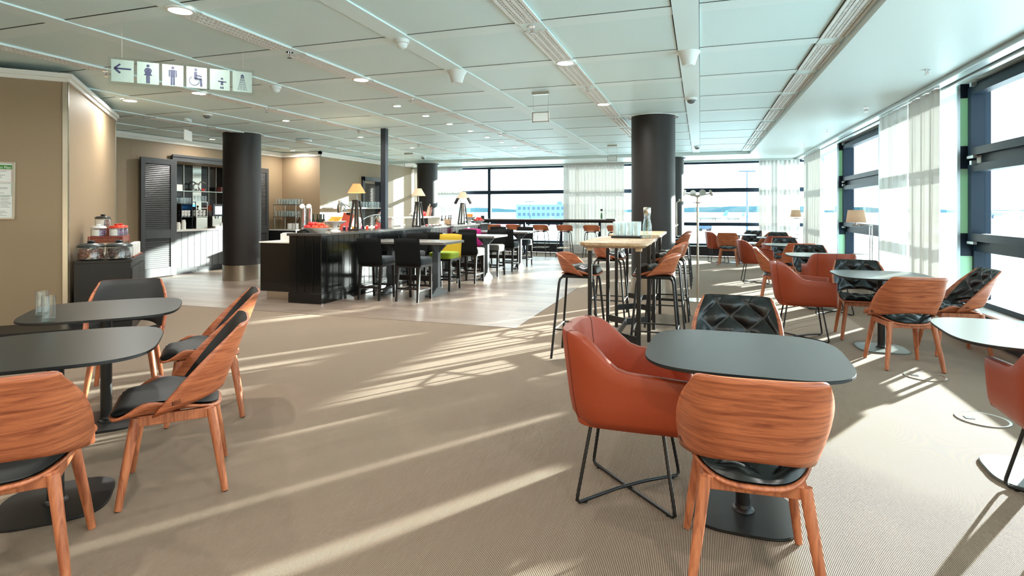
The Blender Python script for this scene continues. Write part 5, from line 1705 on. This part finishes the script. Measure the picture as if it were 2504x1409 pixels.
for i in range(14): b.box(XL - 0.02, XL - 0.002, OY0 + 0.01 + i * pp + 0.005, OY0 + 0.01 + (i + 1) * pp - 0.005, 0.13, 0.91)
b.build('plank_front', M_shutter, r)
MB().box(NX0, XL - 0.01, OY0 + 0.01, OY1 - 0.01, 0, 0.12).build('kick_plate', M_shutterd, r)
MB().box(NX0, XL + 0.025, OY0 + 0.01, OY1 - 0.01, 0.92, 0.96).build('worktop', M_worktop, r, bevel=0.004)
MB().box(XL - 0.002, XL + 0.004, OY0 + 1.22, OY0 + 1.28, 0.80, 0.81).build('handle', M_black, r)
r = thing('niche_back_panel', (0, 0, 0), 0, 'dark glass back wall of the coffee niche with an added mirror strip for a bright reflection', 'panel')
MB().box(NX0 - 0.005, NX0 + 0.01, OY0, OY1, 0.96, OZ1).build('dark_panel', mat('black_glass', lin(16, 17, 18), 0.12), r)
my0, my1 = planeX(470, NX0), planeX(491, NX0)
MB().box(NX0 + 0.01, NX0 + 0.016, my0, my1, 0.97, OZ1 - 0.01).build('curtain_reflection_strip', M_mirror, r)  # strip added to give the bright curtain reflection in the niche back
for x in (449, 510, 528):
    y = planeX(x, NX0 + 0.02); MB().box(NX0 + 0.01, NX0 + 0.03, y - 0.006, y + 0.006, 0.97, OZ1 - 0.01).build('upright', M_steel, r)
for z, lb, ya in ((1.24, 'lower', planeX(533, NX0 + 0.2)), (1.80, 'upper', OY0 + 0.01)):
    s = MB().box(NX0 + 0.032, NX0 + 0.30, ya, OY1 - 0.01, z, z + 0.014).build('glass_shelf', mat('shelf_glass_' + lb, lin(196, 214, 206), 0.15))
    tag(s, lb + ' pale glass shelf across the coffee niche', 'shelf')
NS = NX0 + 0.16
def ny(x, X=NS): return planeX(x, X)
# chrome ampersand-like ornament: two open rings
r = thing('chrome_ornament', (NS, ny(489), 1.814), 0, 'curled chrome ornament on the upper niche shelf', 'ornament')
for c, rr in ((-0.10, 0.085), (0.07, 0.11)):
    pts = [(0, c + rr * math.cos(0.5 + 5.3 * i / 20), rr + 0.008 + rr * math.sin(0.5 + 5.3 * i / 20)) for i in range(21)]
    MB().tube(pts, 0.016, 8).build('ring', M_chrome, r, smooth=True)
r = thing('christmas_bauble', (NS + 0.1, ny(497, NS + 0.1), 1.814), 0, 'small red ball beside the chrome ornament', 'ball')
MB().sphere((0, 0, 0.035), 0.035, 12).build('ball', M_apple, r, smooth=True)
r = thing('white_card', (NS, ny(440), 1.814), 0, 'white card standing at the left of the upper niche shelf', 'card')
MB().box(-0.01, 0.01, -0.10, 0.06, 0, 0.14).build('card', M_paper, r)
r = thing('tea_box', (NS, ny(541), 1.814), 0, 'dark red tea box on the upper niche shelf by the column', 'box')
MB().box(-0.06, 0.06, -0.07, 0.07, 0, 0.12).build('box', mat('dark_red_card', lin(90, 40, 36), 0.5), r)
CY = 0.96
r = thing('coffee_machine', (NX0 + 0.30, ny(515, NX0 + 0.3), CY), 0, 'steel coffee machine with tilted touch screen in the niche', 'coffee machine')
MB().box(-0.22, 0.20, -0.14, 0.14, 0, 0.40).build('housing', M_steel, r, bevel=0.008)
MB().box(-0.05, 0.30, -0.15, 0.15, 0, 0.05).build('drip_tray', M_steel, r, bevel=0.004)
s = MB().box(0.20, 0.235, -0.16, 0.16, 0.28, 0.56).build('screen_housing', M_shutterd, r, bevel=0.004)
MB().box(0.2355, 0.238, -0.10, 0.10, 0.32, 0.51).build('screen', M_screen, s)
for y in (-0.04, 0.04): MB().tube([(0.22, y, 0.29), (0.22, y, 0.22)], 0.012, 8).build('spout', M_chrome, r)
MB().lathe([(0.10, 0.40), (0.11, 0.52), (0.10, 0.53), (0, 0.53)], 20, (-0.05, 0.0, 0)).build('bean_hopper', M_copper, r, smooth=True)
r = thing('cup_warmer', (NX0 + 0.30, ny(482, NX0 + 0.3), CY), 0, 'steel cup warmer with cups on its shelves left of the coffee machine', 'cup warmer')
MB().box(-0.20, 0.16, -0.17, 0.14, 0, 0.26).build('housing', M_steel, r, bevel=0.006)
for z in (0.27, 0.46): MB().box(-0.20, 0.16, -0.17, 0.14, z, z + 0.012).build('shelf', M_steel, r)
for y in (-0.165, 0.135):
    for x in (-0.19, 0.15): MB().box(x - 0.008, x + 0.008, y - 0.008, y + 0.008, 0.26, 0.60).build('post', M_steel, r)
MB().box(-0.20, 0.16, -0.17, 0.14, 0.60, 0.612).build('top_shelf', M_steel, r)
MB().box(-0.195, -0.19, -0.15, 0.12, 0.50, 0.55).build('light_strip', M_blueled, r)
def cup():
    r = thing('coffee_cup', (0, 0, 0))
    MB().lathe([(0.025, 0), (0.038, 0.03), (0.042, 0.07), (0.039, 0.07), (0.03, 0.02), (0, 0.01)], 14).build('bowl', M_porc, r, smooth=True)
    MB().tube([(0.036, 0, 0.055), (0.058, 0, 0.05), (0.056, 0, 0.025), (0.034, 0, 0.02)], 0.005, 6).build('handle', M_porc, r, smooth=True)
    return r
KCu = Kit(cup)
cwx, cwy = NX0 + 0.30, ny(482, NX0 + 0.3)
for i in range(3):
    for j in range(2):
        KCu((cwx + 0.10 - 0.11 * j, cwy - 0.11 + 0.10 * i, CY + 0.283), 90, 'white coffee cup on the cup warmer left of the coffee machine', 'cup', 'cups on the cup warmer')
        KCu((cwx + 0.10 - 0.11 * j, cwy - 0.11 + 0.10 * i, CY + 0.353), 90, 'white coffee cup on the cup warmer left of the coffee machine', 'cup', 'cups on the cup warmer')
r = thing('cup_shelf', (NX0 + 0.25, ny(444, NX0 + 0.25), CY), 0, 'dark open shelf of cups and blue light at the left of the niche counter', 'shelf unit')
MB().box(-0.20, 0.16, -0.14, 0.14, 0.26, 0.275).box(-0.20, 0.16, -0.14, 0.14, 0.55, 0.565).box(-0.20, 0.16, -0.145, -0.135, 0, 0.565).box(-0.20, 0.16, 0.135, 0.145, 0, 0.565).build('boards', M_shutterd, r)
MB().box(-0.19, -0.18, -0.12, 0.12, 0.45, 0.52).build('light_strip', M_blueled, r)
for i in range(3):
    for j in range(2):
        KCu((NX0 + 0.35 - 0.12 * j, ny(444, NX0 + 0.25) - 0.085 + 0.085 * i, CY + 0.275), 90, 'white coffee cup on the dark open shelf in the niche', 'cup', 'cups on the dark shelf')
        KCu((NX0 + 0.35 - 0.12 * j, ny(444, NX0 + 0.25) - 0.085 + 0.085 * i, CY + 0.345), 90, 'white coffee cup on the dark open shelf in the niche', 'cup', 'cups on the dark shelf')
KT3 = Kit(tumbler(0.13, 0.036))
for i in range(4):
    for j in range(2):
        KT3((NX0 + 0.36 - 0.12 * j, ny(444, NX0 + 0.25) - 0.105 + 0.07 * i, CY + 0.565), 0, 'clear latte glass on top of the dark shelf in the niche', 'glass', 'latte glasses on the dark shelf')
for i in range(4):
    KT3((cwx + 0.10, cwy - 0.12 + 0.08 * i, CY + 0.612), 0, 'clear latte glass on top of the cup warmer', 'glass', 'latte glasses on the cup warmer')
for i, (x, hh, m_) in enumerate(((436, 0.16, M_worktop), (449, 0.21, M_worktop), (541, 0.12, M_labelw), (547, 0.16, M_copper))):
    X = XL - 0.12
    r = thing('counter_canister', (X, planeX(x, X), CY), 0, ('short cream canister at the left end of the niche counter', 'tall cream shaker at the left end of the niche counter', 'pale condiment pot right of the coffee machine', 'brown jar on the niche counter next to the column')[i], 'canister')
    MB().lathe([(0.045, 0), (0.047, hh * 0.7), (0.036, hh * 0.85), (0.036, hh), (0, hh)], 16).build('body', m_, r, smooth=True)
for i, x in enumerate((538, 544, 549)):
    r = thing('storage_tin', (NS, ny(x), 1.254), 0, ('left', 'middle', 'right')[i] + ' pale tin on the lower niche shelf near the column', 'tin')
    MB().lathe([(0.05, 0), (0.05, 0.11), (0.052, 0.11), (0.052, 0.13), (0, 0.132)], 16).build('tin', (M_labelw, M_paper, M_herb)[i], r, smooth=True)
# ================================================================= SNACK CABINET AT THE LEFT WALL BLOCK
fr = at(323, 6.41)
U = (-0.7071, -0.7071); V = (-0.7071, 0.7071)      # along its front, along its side
ca = thing('snack_cabinet', (fr[0], fr[1], 0), 45, 'black sideboard with snack jars against the left wall block', 'cabinet')
# local axes: x = towards the room (-U side), y = V rotated; build in local with az 45
def cl(u, v):      # metres from the front right corner: u to the left along the front, v away along the side
    return (fr[0] + U[0] * u + V[0] * v, fr[1] + U[1] * u + V[1] * v)
ca.rotation_euler = (0, 0, 0); ca.location = (0, 0, 0)
CW, CD, CHH = 0.53, 1.15, 0.83
pp_ = lambda u0, u1, v0, v1: [cl(u0, v0), cl(u1, v0), cl(u1, v1), cl(u0, v1)]
MB().prism(pp_(0.012, CW, 0.012, CD), 0.0, CHH - 0.03).build('body', M_shutterd, ca)
MB().prism(pp_(0, CW, 0, CD), CHH - 0.03, CHH).build('top', M_black, ca, bevel=0.003)
for i in range(2): MB().prism(pp_(0.0, 0.012, 0.02 + i * 0.565, 0.565 * (i + 1)), 0.08, CHH - 0.10).build('door', M_shutterd, ca, bevel=0.003)
def jar(rad, h, lid_m, fill_m, labelled):
    def mk():
        r = thing('glass_jar', (0, 0, 0))
        g = MB().lathe([(rad * 0.9, 0), (rad, h * 0.06), (rad, h * 0.62), (rad * 0.92, h * 0.70), (rad * 0.90, h * 0.70), (rad * 0.97, h * 0.6), (rad * 0.97, h * 0.07), (0, h * 0.03)], 28).build('glass', M_glass, r, smooth=True)
        MB().lathe([(rad * 0.95, h * 0.66), (rad * 1.04, h * 0.67), (rad * 1.03, h * 0.74), (rad * 0.85, h * 0.84), (rad * 0.35, h * 0.87), (rad * 0.22, h * 0.92), (rad * 0.34, h * 0.97), (rad * 0.28, h), (0, h)], 28).build('lid', lid_m, r, smooth=True)
        c = MB()
        rnd = random.Random(int(rad * 1e4))
        for i in range(120):
            a, q, z = rnd.uniform(0, 2 * PI), rad * 0.80 * math.sqrt(rnd.uniform(0.35, 1)), rnd.uniform(0.10, 0.54) * h
            c.sphere((q * math.cos(a), q * math.sin(a), z), rad * 0.17, 6, 1, 1.1, 0.8)
        co = c.build('contents', fill_m, r, smooth=True); co['kind'] = 'stuff'
        if labelled:
            q = MB()
            aa = [math.radians(-100 + 70 * i / 8) for i in range(9)]
            vs = [(rad * 1.012 * math.cos(a), rad * 1.012 * math.sin(a), h * zz) for zz in (0.10, 0.58) for a in aa]
            q.add(vs, [(i, i + 1, 9 + i + 1, 9 + i) for i in range(8)])
            q.build('label', M_labelw, r, smooth=True)
        return r
    return mk
mk_big = Kit(jar(0.125, 0.215, mat('jar_lid_slate', lin(42, 52, 52), 0.35), M_nuts, False))
M_fig = mat('purple_sweets', lin(120, 40, 110), 0.4, bscale=30, var=0.5)
M_choc = mat('chocolate_nuts', lin(96, 62, 52), 0.5, bscale=24, var=0.8)
q = cl(0.40, 0.14); mk_big((q[0], q[1], CHH), 0, 'big glass jar of dried fruit with slate lid, left one on the sideboard', 'jar')
big2 = Kit(jar(0.123, 0.215, mat('jar_lid_slate_green', lin(42, 52, 52), 0.35), M_choc, False))
q = cl(0.14, 0.14); big2((q[0], q[1], CHH), 0, 'big glass jar of chocolate nuts with slate lid, right one on the sideboard', 'jar')
# riser
r = thing('display_riser', (0, 0, 0), 0, 'reddish wooden riser crate with jars on top, on the sideboard', 'riser')
RZ = CHH + 0.245
MB().prism(pp_(0.13, 0.44, 0.30, 0.78), RZ - 0.065, RZ - 0.004).build('wooden_box', M_copper, r, bevel=0.004)
fm = MB()
cs = [cl(0.13, 0.29), cl(0.45, 0.29), cl(0.45, 0.79), cl(0.13, 0.79)]
for a in cs: fm.tube([(a[0], a[1], CHH), (a[0], a[1], RZ)], 0.008, 6)
fm.tube([(a[0], a[1], RZ) for a in cs], 0.008, 6, closed=True)
fm.build('wire_frame', mat('riser_red', lin(150, 60, 50), 0.4), r)
s1 = Kit(jar(0.075, 0.15, mat('jar_lid_white', lin(220, 222, 222), 0.3), M_fig, True))
s2 = Kit(jar(0.075, 0.15, M_red, M_fig, True))
s3 = Kit(jar(0.080, 0.16, mat('jar_lid_dark', lin(52, 50, 48), 0.3), M_nuts, True))
q = cl(0.37, 0.38); s1((q[0], q[1], RZ), 0, 'small jar of purple sweets with white lid on the riser', 'jar')
q = cl(0.20, 0.38); s2((q[0], q[1], RZ), 0, 'small red-lidded jar on the riser front, middle one', 'jar')
q = cl(0.19, 0.62); s2((q[0], q[1], RZ), 0, 'small red-lidded jar at the right rear of the riser', 'jar')
q = cl(0.37, 0.64)
r = thing('jar_block', (0, 0, 0), 0, 'small dark block lifting the dark-lidded jar on the riser', 'block')
MB().prism(pp_(0.29, 0.44, 0.56, 0.72), RZ, RZ + 0.10).build('block', M_copper, r)
s3((q[0], q[1], RZ + 0.10), 0, 'dark-lidded jar raised highest at the back of the riser', 'jar')
r = thing('serving_tray', (0, 0, 0), 0, 'flat reddish wooden tray at the right of the sideboard top', 'tray')
MB().prism(pp_(0.015, 0.105, 0.30, 1.05), CHH, CHH + 0.015).build('tray', M_copper, r, bevel=0.003)
for i in range(4):
    q = cl(0.06, 0.38 + 0.17 * i)
    r = thing('paper_cup_stack', (q[0], q[1], CHH + 0.015), 0, '%s white square snack cup from the front on the wooden tray' % ('first', 'second', 'third', 'fourth')[i], 'cup')
    MB().prism([(-0.05, 0), (0, -0.05), (0.05, 0), (0, 0.05)], 0, 0.145).build('cup', M_paper, r, bevel=0.006)

# ================================================================= ON THE TABLES
def highball():
    r = thing('highball_glass', (0, 0, 0))
    h, ra = 0.150, 0.033
    MB().lathe([(ra * 0.94, 0), (ra, 0.004), (ra, h), (ra * 0.94, h), (ra * 0.92, 0.022), (ra * 0.5, 0.016), (0, 0.015)], 28).build('glass', M_glass, r, smooth=True, angle=60)
    MB().lathe([(ra * 0.90, 0.002), (ra * 0.90, 0.016), (0, 0.017)], 24).build('heavy_base', M_water, r, smooth=True)
    return r
KHg = Kit(highball)
p = G(119, 786, 0.74); KHg((p[0], p[1], 0.74), 0, 'nearer tall drinking glass on the dark table at the left', 'glass')
p = G(103, 771, 0.74); KHg((p[0], p[1], 0.74), 0, 'farther tall drinking glass on the dark table at the left', 'glass')
tx, ty = -0.72, 5.97
r = thing('serving_tray', (tx, ty, 1.10), 0, 'black tray of upturned water glasses on the nearest high table', 'tray')
MB().box(-0.15, 0.15, -0.115, 0.115, 0, 0.022).build('tray', M_black, r, bevel=0.005)
KG2 = Kit(tumbler(0.145, 0.031, M_glassd))
for i in range(4):
    for j in range(3):
        o = KG2((tx - 0.105 + 0.07 * i, ty - 0.075 + 0.075 * j, 1.122), 0, 'clear water glass on the black tray on the nearest high table', 'glass', 'water glasses on the black tray')
r = thing('water_carafe', (tx + 0.155 + 0.045, ty + 0.02, 1.10), 0, 'glass water carafe with steel lid and herbs beside the tray', 'carafe')
MB().lathe([(0.042, 0), (0.045, 0.01), (0.045, 0.13), (0.030, 0.20), (0.036, 0.265), (0.033, 0.265), (0.027, 0.20), (0.041, 0.13), (0.041, 0.012), (0, 0.01)], 24).build('glass', M_glass, r, smooth=True)
MB().lathe([(0.030, 0.235), (0.038, 0.262), (0.038, 0.31), (0.034, 0.315), (0, 0.312)], 24).build('lid', M_steel, r, smooth=True)
hb = MB()
for i in range(14):
    hb.sphere((random.uniform(-0.02, 0.02), random.uniform(-0.02, 0.02), random.uniform(0.10, 0.19)), 0.010, 6, 1, 1, 0.5)
ho = hb.build('herbs', M_herb, r, smooth=True); ho['kind'] = 'stuff'
MB().lathe([(0.0, 0.011), (0.0405, 0.012), (0.0405, 0.125), (0, 0.126)], 24).build('water', M_water, r, smooth=True)
wy = 16.95
r = thing('water_bottle', (planeY(1471, wy), wy, 1.10), 0, 'slim glass bottle of green herbs on the far window bar', 'bottle')
MB().lathe([(0.045, 0), (0.045, 0.16), (0.025, 0.22), (0.03, 0.27), (0, 0.27)], 16).build('glass', M_glass, r, smooth=True)
MB().lathe([(0.028, 0.02), (0.03, 0.10), (0.016, 0.19), (0, 0.2)], 10).build('herbs', M_herb, r, smooth=True)
MB().lathe([(0.035, 0.25), (0.036, 0.31), (0, 0.312)], 16).build('lid', M_darkplastic, r, smooth=True)
r = thing('dark_plate', (planeY(1494, wy), wy, 1.10), 0, 'flat dark tray lying on the far window bar', 'tray')
MB().box(-0.13, 0.13, -0.10, 0.10, 0, 0.02).build('tray', M_darkplastic, r)
r = thing('corner_box', (planeY(1182, wy) , wy - 0.02, 1.10), 0, 'small dark napkin holder at the left end of the far window bar', 'holder')
MB().box(-0.06, 0.06, -0.05, 0.05, 0, 0.10).build('box', M_darkplastic, r)

# ================================================================= EVACUATION PLAN
e1 = solve_on(37, C1, (-0.7071, -0.7071))
dcam = -e1[0] * SN + e1[1] * CS
zt, zb = HC + (HOR - 397) * dcam / FPX, HC + (HOR - 536) * dcam / FPX
r = thing('evacuation_plan', (e1[0] + 0.001, e1[1] - 0.001, 0), 45, 'framed evacuation plan on the beige wall at the left edge', 'notice')
# local -y runs away from the edge along the wall, local +x is the room side
PWD = 0.42
MB().box(0.0, 0.018, -PWD, -PWD + 0.014, zb, zt).box(0.0, 0.018, -0.014, 0.0, zb, zt).box(0.0, 0.018, -PWD, 0, zb, zb + 0.014).box(0.0, 0.018, -PWD, 0, zt - 0.014, zt).build('frame', M_steel, r, bevel=0.002)
pa = MB().box(0.0, 0.006, -PWD + 0.012, -0.012, zb + 0.012, zt - 0.012).build('sheet', M_paper, r)
HH = zt - zb
hd = MB().box(0.006, 0.0068, -PWD + 0.03, -0.022, zt - 0.075, zt - 0.03).build('header', M_greenink, pa)
def wall_text(body, size, y, z, m_, parent):
    cu = bpy.data.curves.new('text', 'FONT'); cu.body = body; cu.size = size; cu.extrude = 0.0003; cu.align_x = 'RIGHT'
    fo = bpy.data.objects.new('text', cu)
    COL.objects.link(fo)
    bpy.context.view_layer.update()
    me = bpy.data.meshes.new_from_object(fo)
    bpy.data.objects.remove(fo)
    o = bpy.data.objects.new('lettering', me); COL.objects.link(o); o.parent = parent
    me.materials.clear(); me.materials.append(m_)
    o.matrix_local = Matrix(((0, 0, 1, 0.0072), (1, 0, 0, y), (0, 1, 0, z), (0, 0, 0, 1)))
    return o
wall_text('Evacuation Plan', 0.036, -0.028, zt - 0.068, M_paper, hd)
def lines(mb, y0, y1, za, zb_, n, seed):
    rn = random.Random(seed)
    for i in range(n):
        z = za - (za - zb_) * (i + 0.5) / n
        a = rn.uniform(0.0, 0.35) * (y1 - y0)
        mb.box(0.006, 0.0066, y0 + a * 0.3, y1 - a, z - 0.0016, z + 0.0016)
ln = MB()
lines(ln, -0.38, -0.05, zt - 0.09, zt - 0.10 - 0.16 * HH, 8, 1)
lines(ln, -0.38, -0.05, zt - 0.13 - 0.18 * HH, zt - 0.13 - 0.35 * HH, 9, 2)
lines(ln, -0.12, -0.03, zt - 0.52 * HH - 0.03, zt - 0.80 * HH, 9, 3)
lines(ln, -0.38, -0.05, zb + 0.09, zb + 0.03, 4, 4)
ln.build('fine_print', M_greyink, pa)
def outline(y0, y1, za, zb_, m_, nm):
    t = 0.003
    MB().box(0.006, 0.0067, y0, y1, za - t, za).box(0.006, 0.0067, y0, y1, zb_, zb_ + t).box(0.006, 0.0067, y0, y0 + t, zb_, za).box(0.006, 0.0067, y1 - t, y1, zb_, za).build(nm, m_, pa)
outline(-0.39, -0.026, zt - 0.082, zt - 0.11 - 0.17 * HH, M_redink, 'red_border')
outline(-0.39, -0.026, zt - 0.12 - 0.17 * HH, zt - 0.14 - 0.36 * HH, M_greenink, 'green_border')
dt_ = MB(); dt2 = MB()
for i in range(9):
    z = zt - 0.54 * HH - 0.26 * HH * i / 9 - 0.03
    (dt_ if i in (1, 2, 3) else dt2).box(0.006, 0.0068, -0.150, -0.138, z - 0.006, z + 0.006)
dt_.build('red_symbols', M_redink, pa); dt2.build('green_symbols', M_greenink, pa)

# ================================================================= LOW BENCH ALONG THE LEFT WALL
q0 = at(200, FPX * (HC - 0.20) / (803 - HOR))
n_ = (-0.7071, 0.7071); l_ = (-0.7071, -0.7071)
dw = (C1[0] - q0[0]) * n_[0] + (C1[1] - q0[1]) * n_[1] - 0.01
bp_ = lambda u, v: (q0[0] + l_[0] * u + n_[0] * v, q0[1] + l_[1] * u + n_[1] * v)
r = thing('low_bench', (0, 0, 0), 0, 'low black bench box along the beige wall behind the dark tables', 'bench')
MB().prism([bp_(0, 0.02), bp_(2.6, 0.02), bp_(2.6, dw), bp_(0, dw)], 0.0, 0.17).build('body', M_shutterd, r)
MB().prism([bp_(-0.01, 0), bp_(2.61, 0), bp_(2.61, dw), bp_(-0.01, dw)], 0.17, 0.20).build('top', M_shutterd, r)
